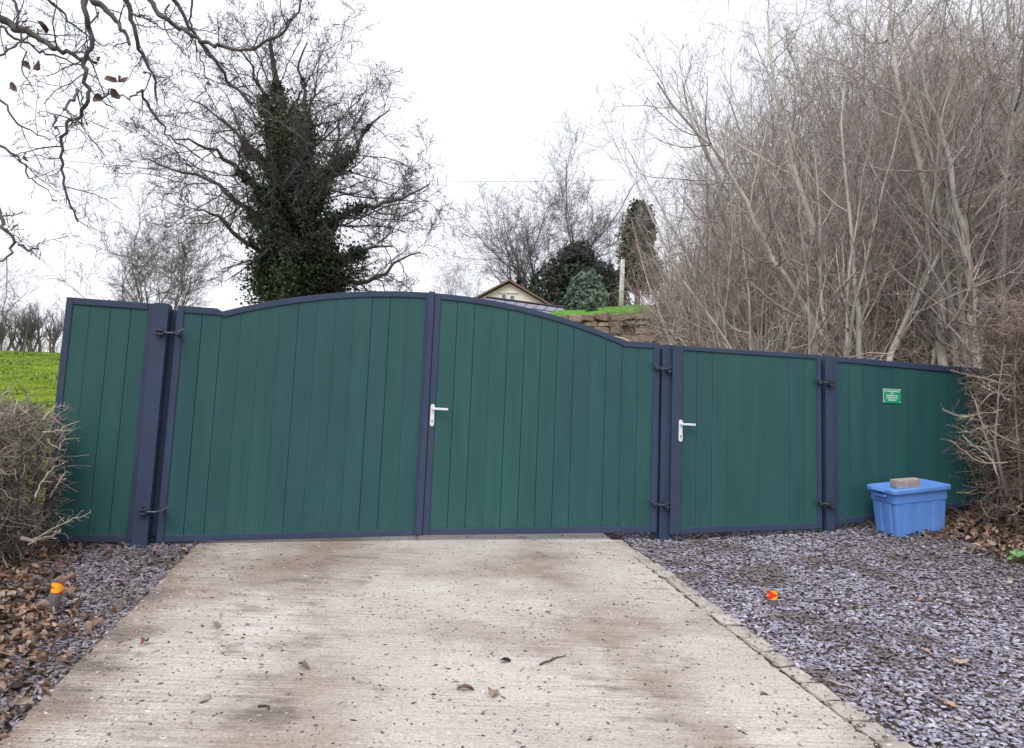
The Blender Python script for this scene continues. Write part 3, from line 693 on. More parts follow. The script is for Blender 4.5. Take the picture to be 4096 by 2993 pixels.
def region(N, a0, a1, b0, b1, g):
    a = g.uniform(a0, a1, N); b = g.uniform(b0, b1, N); return np.stack([GO[0]+gt[0]*a+gn[0]*b, GO[1]+gt[1]*a+gn[1]*b], 1), a, b
def slate_cols(P, N, g, lilac):
    pal = np.array([(.37, .36, .44), (.44, .43, .51), (.31, .30, .37), (.20, .19, .235), (.52, .51, .58), (.26, .24, .27), (.12, .11, .125), (.38, .35, .34)])
    if not lilac: pal = pal*np.array([1.0, .93, .87])*.74
    c = np.array([1.0, .97, 1.0])*pal[g.choice(8, N, p=[.17, .15, .15, .15, .10, .11, .10, .07])]*(1+g.normal(0, .14, (N, 1)))
    d = vnoise(P[:, 0], P[:, 1], .55, 3)*.6+vnoise(P[:, 0], P[:, 1], .2, 4)*.4
    m = np.clip((d-.52)/.2, 0, 1)[:, None]*.75
    ar_ = (P[:, 0]-GO[0])*gt[0]+(P[:, 1]-GO[1])*gt[1]; m = np.maximum(m, .62*np.clip((ar_-3.0)/1.0, 0, 1)[:, None]*(g.uniform(0, 1, (N, 1)) < .8))
    return np.clip(c*(1-m)+m*np.array([.12, .10, .085])*g.uniform(.5, 1.7, (N, 1)), .01, .9)
# right-hand bed
P1, a, b = region(84000, 1.255, 6.6, -5.2, .9, g)
near = g.uniform(0, 1, len(P1)) < np.clip(1.2-(P1[:, 1]-3)*.09, .45, 1)
keep = near & ((P1[:, 0] < P1[:, 1]*.72+.3) | ((P1[:, 0] < P1[:, 1]*1.15+.4) & (g.uniform(0, 1, len(P1)) < .55))) & (b < .45) & (P1[:, 1] > 3.2)
P1 = P1[keep]; N = len(P1)
chips('slate_gravel', P1, g.uniform(-.006, .022, N), g.uniform(.018, .050, N)*np.where(g.uniform(0, 1, N) < .08, 1.35, 1), slate_cols(P1, N, g, True), g, .17, 'bed of lilac-grey slate chips right of the concrete drive', 'gravel', MT['slate'])
P2, a, b = region(30000, -4.9, -2.875, -4.6, .8, g)
keep = (P2[:, 0] > -P2[:, 1]*.95-.3) & (P2[:, 1] > 3.0); P2 = P2[keep]; N = len(P2)
chips('slate_gravel', P2, g.uniform(-.006, .022, N), g.uniform(.021, .054, N), slate_cols(P2, N, g, False), g, .20, 'strip of brownish grey slate chips left of the concrete drive', 'gravel', MT['slate'])
# stray chips and grit on the concrete
P3, a, b = region(24000, -2.86, 1.24, -5.0, .2, g)
dens = .45+.75*np.maximum(np.exp(-(a+2.86)/.55), .6*np.exp(-(1.2-a)/.35))+.35*(vnoise(P3[:, 0], P3[:, 1], .8, 9) > .62)
keep = g.uniform(0, 1, len(P3)) < dens; P3 = P3[keep]; N = len(P3)
chips('loose_grit', P3, np.full(N, .0215), np.minimum(g.exponential(.0075, N)+.006, .034), np.where(g.uniform(0, 1, (N, 1)) < .42, np.clip(slate_cols(P3, N, g, False)*g.uniform(.25, .8, (N, 1))*np.array([1.1, .95, .82]), .02, .4), np.clip(slate_cols(P3, N, g, False)*g.uniform(.8, 2.2, (N, 1))*np.array([1.05, .98, .9])+.08, .03, .65)), g, .16, 'loose chips and grit scattered over the concrete drive', 'grit', MT['grit'])

LEAFCOL = [(.22, .12, .075), (.32, .19, .125), (.14, .08, .055), (.42, .31, .23), (.085, .055, .04), (.26, .15, .10), (.30, .24, .19), (.06, .042, .035), (.18, .14, .11)]
def litter(name, Pxy, zo, size, label, g, cols=LEAFCOL, curl=.5, tilt=.5):
    N = len(Pxy); C = np.stack([Pxy[:, 0], Pxy[:, 1], gz(Pxy[:, 0], Pxy[:, 1])+zo], 1); tilt = .85
    Nn = np.stack([g.normal(0, tilt, N), g.normal(-.1, tilt, N), np.ones(N)], 1)
    V, F = curled(C, Nn, size, g, curl)
    return tag(ob(name, mesh_faces(name, V, F, MT['deadleaf'], False, np.repeat(pick(g, N, cols), NLV, 0))), label, 'leaf litter', kind='stuff')
Pa, a, b = region(17000, 3.4, 6.2, -3.6, .6, g)
bnd = 4.55+.10*np.sin(b*5)+np.clip(-b-1.25, 0, 3)*.45
keep = g.uniform(0, 1, len(a)) < np.clip((a-bnd+.45)/.75, .018, 1)**1.3; Pa = Pa[keep]; N = len(Pa)
litter('leaf_litter', Pa, g.uniform(.005, .06, N), g.uniform(.04, .10, N), 'drift of brown fallen leaves under the right hedge', g)
Pb, a, b = region(12500, -4.7, -2.86, -4.8, .2, g)
bnd = -3.92+.12*np.sin(b*2.6+1)+.32*np.clip(-b-.3, 0, 4)
keep = g.uniform(0, 1, len(a)) < np.clip((bnd-a+.32)/.6, .10, .95)**1.4; Pb = Pb[keep]; N = len(Pb)
litter('leaf_litter', Pb, g.uniform(.008, .05, N), g.uniform(.03, .085, N), 'brown fallen leaves below the left hedge beside the slate strip', g)

# single fallen leaves and sticks that can be told apart
g = np.random.default_rng(21)
def fallen_leaf(x, y, s, c, label, on=.024):
    C = np.array([[0, 0, .0]]); V, F = curled(C, np.array([[g.normal(0, .15), -.1, 1.0]]), s, g, .35)
    V[:, 2] -= V[:, 2].min()-.001
    V = np.concatenate([V, V+np.array([0, 0, .0012])]); F = np.concatenate([F[:, ::-1], F+NLV])
    tag(ob('fallen_leaf', mesh_faces('fallen_leaf', V, F, MT['deadleaf'], False, np.repeat(np.array([c]), 2*NLV, 0)), None, (x, y, float(gz(x, y))+on)), label, 'leaf', 'single fallen leaves')
def gpt(u, v):
    lo, hi = 2.0, 30.0
    for _ in range(50):
        m_ = (lo+hi)/2; p = at(u, v, m_)
        if p[2] > gz(p[0], p[1]): lo = m_
        else: hi = m_
    return at(u, v, lo)
for (u, v, s, c, lab) in [(575, 2595, .07, (.24, .07, .045), 'dark red leaf on the concrete by the left slate strip'),
    (2020, 2665, .075, (.035, .03, .028), 'nearly black leaf in the middle of the drive'), (1860, 2780, .10, (.16, .10, .07), 'curled brown leaf near the bottom centre of the drive'),
    (1970, 2800, .09, (.28, .2, .15), 'pale tattered leaf right of the curled brown leaf on the drive'), (860, 2525, .085, (.26, .21, .17), 'grey-brown leaf clump left of centre on the drive'),
    (1215, 2690, .10, (.19, .14, .11), 'torn brown leaf left of centre on the drive'), (820, 2820, .10, (.40, .33, .26), 'pale leaf lying near the lower left of the drive'),
    (2190, 2465, .05, (.26, .14, .09), 'small russet leaf on the right half of the drive'), (3055, 2795, .055, (.18, .11, .08), 'small brown crumpled leaf on the drive near the setts')]:
    p = gpt(u, v); fallen_leaf(p[0], p[1], s, c, lab)
for (u, v, s, c, lab) in [(3840, 2670, .11, (.46, .34, .26), 'large pale tan leaf on the right slate bed'), (3700, 2630, .085, (.45, .32, .24), 'tan leaf left of the large pale leaf on the slate'),
    (3800, 2840, .12, (.55, .33, .20), 'orange-tan leaf low on the right slate bed'), (3690, 2415, .07, (.48, .27, .15), 'small orange leaf by the long stick on the slate'), (3315, 2365, .05, (.5, .4, .3), 'small pale leaf above the short marker post'),
    (4040, 2350, .10, (.50, .40, .32), 'pale leaf on the slate at the right edge of the picture')]:
    p = gpt(u, v); fallen_leaf(p[0], p[1], s, c, lab, .028)
def stick(u0, v0, u1, v1, r, label, m='hedge_twig', on=.03):
    p, q = gpt(u0, v0), gpt(u1, v1); P = resample([p, (p+q)/2+np.array([.01, .02, .006]), q], 9, .004, g); P[:, 2] = gz(P[:, 0], P[:, 1])+on+r+g.normal(0, .002, 9)
    t = Tub(); t.add(P[None], np.linspace(r, r*.45, 9)[None], 6)
    kids = children(P[None], np.linspace(r, r*.5, 9)[None], 3, .3, .9, 35, 8, .18, .6, g); kp, kr = grow(*kids, 4, .1, 0, .4, g); kp[:, :, 2] = np.maximum(kp[:, :, 2], P[:, 2].mean()-.02*0); t.add(kp, kr, 4)
    tag(ob('fallen_stick', t.mesh('fallen_stick', MT[m], p), None, p), label, 'stick', 'sticks lying on the ground')
stick(3385, 2452, 3610, 2410, .007, 'long thin stick on the slate right of the short marker post')
stick(2160, 2680, 2262, 2642, .006, 'short dark stick on the right half of the drive', 'twig_oak', .024)
stick(3310, 2750, 3450, 2800, .007, 'stick lying beside the setts on the slate', 'hedge_twig')
stick(3040, 2490, 3110, 2475, .005, 'small twig on the slate just below the short marker post')
stick(3710, 2805, 3800, 2850, .007, 'pale stick beside the orange-tan leaf')
stick(3400, 2260, 3500, 2210, .005, 'thin twig on the slate in front of the pedestrian gate')
stick(1030, 2850, 1075, 2862, .006, 'short dark twig near the lower left of the drive', 'twig_oak', .024)

# ------------------------------------------------------------------ background: wall, lawn, house, pole
g = np.random.default_rng(31)
wl, wr = at(2170, 1300, 28.5), at(2760, 1290, 26.5)
zt = 7.30
wdir = nrm((wr-wl)*np.array([1, 1, 0])); wn = np.array([-wdir[1], wdir[0], 0]); wlen = float(np.linalg.norm((wr-wl)[:2]))
wall = thing('garden_wall', 'rough rubble stone retaining wall below the small lawn', 'wall', (wl[0], wl[1], 4.6), math.atan2(wdir[1], wdir[0]))
B().box(0, wlen, .12, .6, 0, zt-4.6-.02).ob('earth_core', MT['mortar'], wall)
svar = []
for k in range(6):
    b = B(); b.box(-.5, .5, -.5, .5, -.5, .5, .13); V = np.array(b.V); V *= (1+.16*np.sin(V[:, [1, 2, 0]]*5+k)); V += g.normal(0, .022, V.shape); svar.append(mesh_py('stone', V, b.F, MT['stone']))
z = zt-4.6
row = 0
while z > .5:
    h = g.uniform(.18, .34); x = -.2*(row % 2)
    while x < wlen:
        l = g.uniform(.28, .75)
        if g.uniform() > .06: ob('stone', svar[g.integers(6)], wall, (x+l/2, .10+g.uniform(-.06, .10), z-h/2+g.normal()*.02), rot=(g.normal()*.08, g.normal()*.09, g.normal()*.08), scale=(l*.97, .42, h*.95))
        x += l
    z -= h; row += 1
# lawn terrace
V = []; nu, nv = 14, 10
for j in range(nv):
    for i in range(nu):
        p = wl+wdir*(wlen*i/(nu-1))+wn*(.15+8.5*j/(nv-1)); V.append((p[0], p[1], zt+.06+2.1*(j/(nv-1))**.9+.04*math.sin(i*1.3+j)))
n = len(V); V += [(v[0], v[1], v[2]-(2.2 if False else 1.6)) for v in V]
F = [(j*nu+i, j*nu+i+1, (j+1)*nu+i+1, (j+1)*nu+i) for j in range(nv-1) for i in range(nu-1)]
for i in range(nu-1): F += [(i, n+i, n+i+1, i+1), ((nv-1)*nu+i, (nv-1)*nu+i+1, n+(nv-1)*nu+i+1, n+(nv-1)*nu+i)]
for j in range(nv-1): F += [(j*nu, (j+1)*nu, n+(j+1)*nu, n+j*nu), (j*nu+nu-1, n+j*nu+nu-1, n+(j+1)*nu+nu-1, (j+1)*nu+nu-1)]
tag(ob('lawn', mesh_py('lawn', V, F, MT['lawn'], True)), None, None, kind='structure')
# low stones along the back of the lawn
bw = thing('low_stone_edging', 'low row of pale stones at the back of the small lawn', 'edging', at(2410, 1256, 35))
for i in range(14):
    p = at(2400+i*22, 1257-i*.6, 35); ob('stone', svar[i % 6], bw, p-np.array(bw.location), rot=(0, 0, g.uniform(0, 3)), scale=(.34, .3, g.uniform(.2, .34)))

# house
hz = 9.2
ap = at(2038, 1124, 50); hw = 3.55; dz_e = 2.15
hs = thing('house', 'cream rendered house gable with brown roof behind the arched gate', 'house', (ap[0], ap[1], hz), R(-4))
za = ap[2]-hz; ze = za-dz_e
B().prism([(-hw, -1.5), (hw, -1.5), (hw, ze), (0, za-.14), (-hw, ze)], 0, 7.5).ob('wall', MT['cream'], hs)
rf = B()
for s in (-1, 1):
    x1, z1 = s*(hw+.45), ze-.45*(dz_e/hw)
    P = [(0, za-.02), (x1, z1+.12), (x1, z1+.19), (0, za+.05)]
    rf.prism(P, -.35, 7.8)
roof = rf.ob('roof', MT['rooftile'], hs)
for s in (-1, 1):
    x1, z1 = s*(hw+.44), ze-.45*(dz_e/hw)+.02
    B().prism([(0, za-.10), (x1, z1+.03), (x1, z1+.115), (0, za-.022)], -.40, -.352).ob('barge_board', MT['rooftile'], roof)
for i, x in enumerate((-.54, .03)):
    wn_ = B(); x0, x1, z0_, z1_ = x-.0, x+.42, za-1.75, za-.88-.08*i
    for (p, q, r_, s_) in ((x0, x1, z1_-.07, z1_), (x0, x1, z0_, z0_+.07), (x0, x0+.07, z0_+.071, z1_-.071), (x1-.07, x1, z0_+.071, z1_-.071)): wn_.box(p, q, -.05, -.002, r_, s_)
    f_ = wn_.ob('window', MT['upvc'], hs); B().box(x0+.071, x1-.071, -.025, -.003, z0_+.072, z1_-.072).ob('pane', MT['pane'], f_)
B().box(-.70, .62, -.10, -.003, za-.86, za-.80).ob('window_hood', MT['cream'], hs)
# outbuilding with a panelled roof in front of the house
Lp = at(1948, 1192, 38); tR = (at(2276, 1235, 1)[2]-CAMH); DR = (Lp[2]-CAMH)/tR; Rp = at(2276, 1235, DR)
Er = at(2212, 1288, DR-2.4); sl = Er-Rp
ub = thing('outbuilding', 'dark low outbuilding roof of pale framed panels in front of the cream house', 'outbuilding', (Lp[0], Lp[1], hz-.8))
o0 = np.array([Lp[0], Lp[1], hz-.8]); ux = Rp-Lp; un = nrm(np.cross(ux, sl)); un = un if un[2] > 0 else -un
def quadslab(p, a, b_, t, nm, m, par):
    V = [p, p+a, p+a+b_, p+b_]; V = [v-o0 for v in V]+[v-o0-un*t for v in V]
    return ob(nm, mesh_py(nm, V, [(0, 1, 2, 3), (7, 6, 5, 4), (0, 4, 5, 1), (1, 5, 6, 2), (2, 6, 7, 3), (3, 7, 4, 0)], m), par)
sl2 = sl*1.35
rb = quadslab(Lp, ux, sl2, .12, 'roof', MT['purple'], ub)
nc, nr_ = 8, 4
for i in range(nc):
    for j in range(nr_):
        p = Lp+ux*((i+.05)/nc)+sl2*((j+.10)/nr_+.03)+un*.03
        quadslab(p, ux*(.90/nc), sl2*(.80/nr_)*(.97 if j == nr_-1 else 1), .028, 'roof_panel', MT['roofpanel'], rb)
quadslab(Lp-sl*.05+un*.06-ux*.01, ux*1.02, sl*.06, .10, 'ridge', MT['purple'], ub)
B().box(0, float(np.linalg.norm(ux)), .3, .5, -1, Lp[2]-o0[2]-.25).ob('rear_wall', MT['purple'], ub, rotz=math.atan2(ux[1], ux[0]))
p0, p1 = Lp+sl2-o0, Rp+sl2-o0
c = B()
for q in (p0, (p0+p1)/2, p1): c.cyl((q[0], q[1]+.1, -2), (q[0], q[1]+.1, q[2]-.1), .06, k=8)
c.ob('support_post', MT['purple'], ub)
# pole and wire
pt, pb = at(2491, 1040, 34.5), at(2483, 1250, 34.5)
pl = thing('utility_pole', 'slim pale wooden pole standing at the back of the small lawn', 'pole', (pb[0], pb[1], pb[2]-.5))
B().cyl((0, 0, 0), (pt[0]-pb[0], 0, pt[2]-pb[2]+.5), .125, .10, 12).ob('shaft', MT['pole'], pl, True)
B().cyl((pt[0]-pb[0], 0, pt[2]-pb[2]+.501), (pt[0]-pb[0], 0, pt[2]-pb[2]+.53), .105, .07, 12).ob('pole_cap', MT['pole'], pl, True)
P = resample([at(-60, 615, 48), at(690, 680, 56), at(1300, 712, 64), at(2100, 726, 76), at(2500, 720, 82)], 30)
t = Tub(); t.add(P[None], np.full((1, 30), .018), 4)
tag(ob('overhead_wire', t.mesh('overhead_wire', MT['wire'], P[0]), None, P[0]), 'thin overhead wire crossing the white sky behind the trees', 'wire')

# ------------------------------------------------------------------ trees
def base_on_ground(p): return np.array([p[0], p[1], float(gz(p[0], p[1]))])
def part(tub, name, m, root, off): return ob(name, tub.mesh(name, m, off), root)
def ivy_on(polys, g, dens, spread, size):
    """leaf centres hugging limb polylines: list of (pts, r0, r1)"""
    C = []
    for pts, r0, r1 in polys:
        seg = np.linalg.norm(np.diff(pts, axis=0), axis=1); L = seg.sum(); n = int(L*dens*(r0+r1)*.5/.5)
        t = np.sort(g.uniform(0, 1, n)**1.25); f = t*(len(pts)-1); i = np.minimum(f.astype(int), len(pts)-2); w_ = (f-i)[:, None]
        p = pts[i]*(1-w_)+pts[i+1]*w_; r = (r0+(r1-r0)*t)*(1+.35*np.sin(t*L*2.1+g.uniform(0, 6))+.25*np.sin(t*L*5.3))
        ph = g.uniform(0, 6, 3); keep = np.sin(t*L*1.3+ph[0])+.8*np.sin(t*L*3.1+ph[1])+g.normal(0, .5, n) > -1.0+.9*t
        p, r, n = p[keep], r[keep], int(keep.sum()); r = r*(1+.5*np.sin(ph[2]+np.arange(n)/max(n, 1)*L*4.3))
        d = nrm(g.normal(0, 1, (n, 3))); C.append(p+d*(r*np.abs(g.normal(.5, .27, n)))[:, None])
    return np.concatenate(C)
def twig_levels(pts, rad, spec, tubT, g, kside=(5, 4, 3, 3, 3), start=0, rm=.0035):
    """spec: list of (m, t0, t1, ang, asd, lr, rr, n, wander, trop, fall)"""
    cur = (pts, rad)
    for li, (m, t0, t1, ang, asd, lr, rr, n, wa, tr, fall) in enumerate(spec):
        ch = children(cur[0], cur[1], m, t0, t1, ang, asd, lr, rr, g, fall, rm)
        cur = grow(*ch, n, wa, tr, .35, g); tubT.add(cur[0], cur[1], kside[min(li+start, 4)])
    return cur

# big ivy-clad tree
g = np.random.default_rng(101)
D0 = 24
def A3(l, D=D0): return np.array([at(u, v, D+d) for u, v, d in l])
root_p = base_on_ground(at(1180, 1400, D0))
iv = thing('ivy_tree', 'tall bare oak with trunk and limbs wrapped in dark ivy behind the left gate leaf', 'tree', root_p)
trunk = resample(np.concatenate([[root_p-np.array([0, 0, .3])], A3([(1175, 1250, 0), (1180, 900, 0), (1150, 620, .3), (1110, 360, .5), (1078, 150, .3)])]), 26, .04, g)
limbs = [[(1178, 950, 0), (1060, 790, -1), (930, 660, -1.6), (830, 590, -2.2), (700, 560, -2.8)],
 [(1180, 850, 0), (1300, 720, .8), (1420, 600, 1.2), (1470, 500, 1.5), (1560, 440, 2)],
 [(1180, 760, 0), (1225, 560, .6), (1222, 400, .9), (1200, 300, 1), (1230, 170, 1.2)],
 [(1185, 1120, 0), (1330, 1060, -.8), (1460, 1000, -1.5), (1570, 985, -2)],
 [(1182, 1000, 0), (1330, 890, .4), (1430, 835, .6), (1510, 830, .8), (1620, 790, 1), (1720, 735, 1.2)],
 [(1178, 1060, 0), (1060, 920, .6), (950, 800, 1), (840, 720, 1.4), (700, 690, 1.6), (600, 640, 1.8)],
 [(1170, 700, 0), (1090, 520, -.5), (1060, 400, -.8), (1010, 290, -1), (960, 200, -1.4)],
 [(1165, 1130, 0), (1060, 1010, -1), (960, 965, -1.6), (880, 870, -2), (780, 840, -2.4)],
 [(1185, 900, 0), (1290, 760, -1.8), (1330, 620, -2.6), (1350, 470, -3)],
 [(1180, 820, 0), (1010, 610, 1.6), (900, 480, 2.2), (760, 400, 2.6)],
 [(1178, 1000, 0), (1180, 800, 2.2), (1240, 640, 3.6), (1260, 500, 4.4)],
 [(1178, 980, 0), (1130, 780, -2.4), (1090, 640, -3.6), (1040, 500, -4.4)],
 [(1185, 1180, 0), (1340, 1150, .8), (1480, 1120, 1.4), (1600, 1040, 1.8), (1680, 1010, 2)]]
tb = Tub(); tb.add(trunk[None], np.linspace(.55, .05, 26)[None], 9)
LP = [resample(A3(l), 16, .05, g) for l in limbs]; LR = np.linspace(.14, .022, 16)
lp = np.array(LP); lr_ = np.repeat(LR[None], len(LP), 0)
tb.add(lp, lr_, 6)
part(tb, 'trunk', MT['bark_oak'], iv, root_p)
tw = Tub()
spec = [(11, .18, 1, 46, 14, .58, .36, 9, .20, .03, .30), (8, .15, 1, 45, 15, .50, .5, 7, .24, .03, .35), (7, .12, 1, 42, 15, .52, .55, 4, .30, .02, .35), (2, .25, 1, 40, 15, .7, .7, 2, .25, .0, .3)]
twig_levels(lp, lr_, spec, tw, g, rm=.0075)
tp = trunk[10:][None]; twig_levels(tp, np.linspace(.30, .05, 16)[None], [(20, .1, 1, 52, 14, .46, .22, 9, .18, .05, .4)]+spec[1:], tw, g, rm=.0075)
part(tw, 'crown', MT['twig_oak'], iv, root_p)
polys = [(trunk[:24], .95, .16)]+[(p[:int(16*f)], r, .17) for p, f, r in zip(LP, [.70, .86, .8, .75, .62, .62, .7, .45, .7, .6, .7, .7, .55], [.6, .6, .55, .62, .5, .55, .5, .55, .5, .5, .5, .5, .5])]
C = ivy_on(polys, g, 2500, 1, .1)
low = at(1215, 1130, D0); ex = np.concatenate([low+np.array([g.normal(.2, .5), g.normal(0, .7), g.normal(-.1, .8)])+g.normal(0, .42, (1000, 3)) for _ in range(16)])
cl = []
for _ in range(58):
    v_ = 420+770*g.uniform()**.7; hw_ = 40+(v_-330)*.16; c0 = at(1175-(1175-1120)*np.clip((700-v_)/400, 0, 1)+g.uniform(-1, 1)*hw_, v_, D0+g.normal(0, 1.0))
    k = int(g.uniform(250, 700)); st_ = g.normal(0, 1, (k, 3))*np.array([.24, .3, .42])*g.uniform(.6, 1.2); cl.append(c0+st_)
C = np.concatenate([C, ex]+cl); V, F = leaf_quads(C, .080, g, 1.3)
ob('ivy', mesh_faces('ivy', V-root_p, F, MT['ivy'], False, np.repeat(pick(g, len(F), IVYC, .25)*(1-.0*C[:, 2:3])+np.clip((C[:, 2:3]-9.5)/5, 0, 1)*g.uniform(0, 1, (len(C), 1))*np.array([[.055, .035, .026]]), 4, 0)), iv)

def bare_tree(name, label, base, height, spread, seed, spec, stems=1, r0=.2, lean=.08, ivyf=0, tr=.06, group=None, tops=.55, mats=('bark_oak', 'twig_oak'), sides=7, fork=.12, wide=1, wob=.05, pct=100, rm=.0035, tip=.14):
    g = np.random.default_rng(seed); base = base_on_ground(base)
    t = thing(name, label, 'tree', base, 0, group)
    P0 = np.zeros((stems, 3)); an = g.uniform(0, 6.28, stems)+np.arange(stems)*2.4
    P0[:, 0] = np.cos(an)*fork*(stems > 1); P0[:, 1] = np.sin(an)*fork*(stems > 1); P0[:, 2] = -.25
    D = np.stack([np.cos(an)*lean*g.uniform(.5, 1.6, stems), np.sin(an)*lean*g.uniform(.5, 1.6, stems), np.ones(stems)], 1)
    L = height*g.uniform(.86, 1.05, stems)*tops
    pts, rad = grow(P0, D, L, np.full(stems, r0)*g.uniform(.75, 1.1, stems), 14, wob, tr, tip, g)
    tb = Tub(); tb.add(pts, rad, sides); ob('trunk', tb.mesh('trunk', MT[mats[0]]), t)
    tw = Tub(); twig_levels(pts, rad, spec, tw, g, rm=rm); k_s = height/np.percentile(np.concatenate(tw.V)[:, 2], pct)
    ob('crown', tw.mesh('crown', MT[mats[1]]), t); t.scale = (k_s*wide, k_s*wide, k_s); t['h'] = 0; del t['h']
    if ivyf:
        C = ivy_on([(p[:int(14*ivyf)], r0*2.2, r0*1.1) for p in pts], g, 1500, 1, .1); V, F = leaf_quads(C, .16, g, 1.3); ob('ivy', mesh_faces('ivy', V, F, MT['ivy'], False, np.repeat(pick(g, len(F), IVYC, .25), 4, 0)), t)
    return t
ash = [(13, .25, 1, 38, 10, .62, .55, 9, .10, .07, .35), (9, .2, 1, 36, 12, .48, .5, 6, .13, .05, .4), (8, .2, 1, 36, 14, .45, .55, 5, .16, .03, .4), (5, .2, 1, 35, 14, .5, .7, 3, .15, .02, .3)]
ash2 = [(15, .2, 1, 36, 12, .66, .5, 9, .09, .06, .3), (11, .2, 1, 36, 12, .5, .5, 6, .12, .05, .3), (9, .2, 1, 36, 14, .48, .5, 5, .15, .03, .3), (5, .2, 1, 35, 14, .55, .7, 3, .15, .02, .3)]
dome = [(10, .32, 1, 47, 14, 1.0, .48, 12, .11, .05, .08), (10, .22, 1, 41, 12, .55, .42, 8, .14, .03, .25), (8, .15, 1, 40, 14, .5, .5, 4, .18, .02, .3), (5, .2, 1, 38, 14, .5, .7, 2, .17, .01, .3)]
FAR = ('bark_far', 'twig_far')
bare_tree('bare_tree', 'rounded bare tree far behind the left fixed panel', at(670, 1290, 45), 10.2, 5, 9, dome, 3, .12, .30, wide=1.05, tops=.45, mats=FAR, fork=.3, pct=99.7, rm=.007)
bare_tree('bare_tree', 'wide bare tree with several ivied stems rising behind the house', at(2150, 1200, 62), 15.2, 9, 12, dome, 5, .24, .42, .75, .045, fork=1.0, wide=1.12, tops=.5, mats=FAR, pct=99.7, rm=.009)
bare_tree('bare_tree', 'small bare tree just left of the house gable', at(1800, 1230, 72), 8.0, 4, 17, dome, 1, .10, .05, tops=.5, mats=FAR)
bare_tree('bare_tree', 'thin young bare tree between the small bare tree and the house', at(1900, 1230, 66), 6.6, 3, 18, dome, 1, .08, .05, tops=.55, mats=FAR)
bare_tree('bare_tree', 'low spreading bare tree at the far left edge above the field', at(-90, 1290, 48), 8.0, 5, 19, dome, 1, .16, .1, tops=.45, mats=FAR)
# field hedge trees at the far left
ht = None
for i, (u, D, h) in enumerate([(-20, 64, 5.0), (45, 66, 5.6), (105, 65, 4.4), (160, 67, 5.2), (220, 66, 4.6)]):
    p = base_on_ground(at(u, 1400, D))
    lab = ['leftmost', 'second from the left', 'third from the left', 'fourth from the left', 'rightmost'][i]+' of the bare hedgerow trees above the green field'
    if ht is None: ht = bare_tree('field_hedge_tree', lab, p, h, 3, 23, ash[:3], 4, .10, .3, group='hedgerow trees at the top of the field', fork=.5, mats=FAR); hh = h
    else:
        c = copy_tree(ht); c['label'] = lab; c.location = p; s = h/hh*ht.scale[2]; c.scale = (s, s, s); c.rotation_euler = (0, 0, i*1.7)
g = np.random.default_rng(44)
hb = Tub(); N = 520
Q = np.stack([g.uniform(-52, -20, N), g.uniform(65, 68, N)], 1); P0 = np.stack([Q[:, 0], Q[:, 1], gz(Q[:, 0], Q[:, 1])], 1)
pp, rr = grow(P0, np.stack([g.normal(0, .5, N), g.normal(0, .3, N), np.ones(N)], 1), g.uniform(.8, 2.0, N), np.full(N, .02), 5, .2, .02, .4, g); hb.add(pp, rr, 3)
k1 = children(pp, rr, 7, .1, 1, 45, 15, .5, .6, g, .4, .007); pp, rr = grow(*k1, 4, .2, .02, .5, g); hb.add(pp, rr, 3)
fh = thing('field_hedge', 'low brown bare hedge along the top edge of the green field', 'hedge', (-36, 66.5, float(gz(-36, 66.5))))
part(hb, 'twigs', MT['twig_dark'], fh, fh.location[:])

g = np.random.default_rng(45); N = 26000
yy = 9.2+g.uniform(0, 1, N)**1.3*54; xx = yy*g.uniform(-.80, -.42, N)-1.2; ok_ = xx < -5; yy, xx = yy[ok_], xx[ok_]; N = len(xx)
cl = vnoise(xx, yy, 1.6, 12); hgt = (.03+.11*np.clip(cl-.35, 0, 1))*(1+yy*.012)
an = g.uniform(0, 6.28, N); zz = gz(xx, yy)+np.where(yy > 12, .12*np.sin(xx*.35+1)*np.sin(yy*.27)+.05*np.sin(xx*1.3)*np.sin(yy*1.1+.5), 0)-.02
wd_ = hgt*.55; bx = np.cos(an)*wd_; by = np.sin(an)*wd_; lx, ly = g.normal(0, .5, N)*hgt, g.normal(0, .5, N)*hgt
V = np.stack([np.stack([xx-bx, yy-by, zz], 1), np.stack([xx+bx, yy+by, zz], 1), np.stack([xx+lx, yy+ly, zz+hgt+.02], 1)], 1).reshape(-1, 3)
tag(ob('grass', mesh_faces('grass', V, np.arange(3*N).reshape(-1, 3), MT['grassblade'])), 'short rough grass growing on the green field at the left', 'grass', kind='stuff')
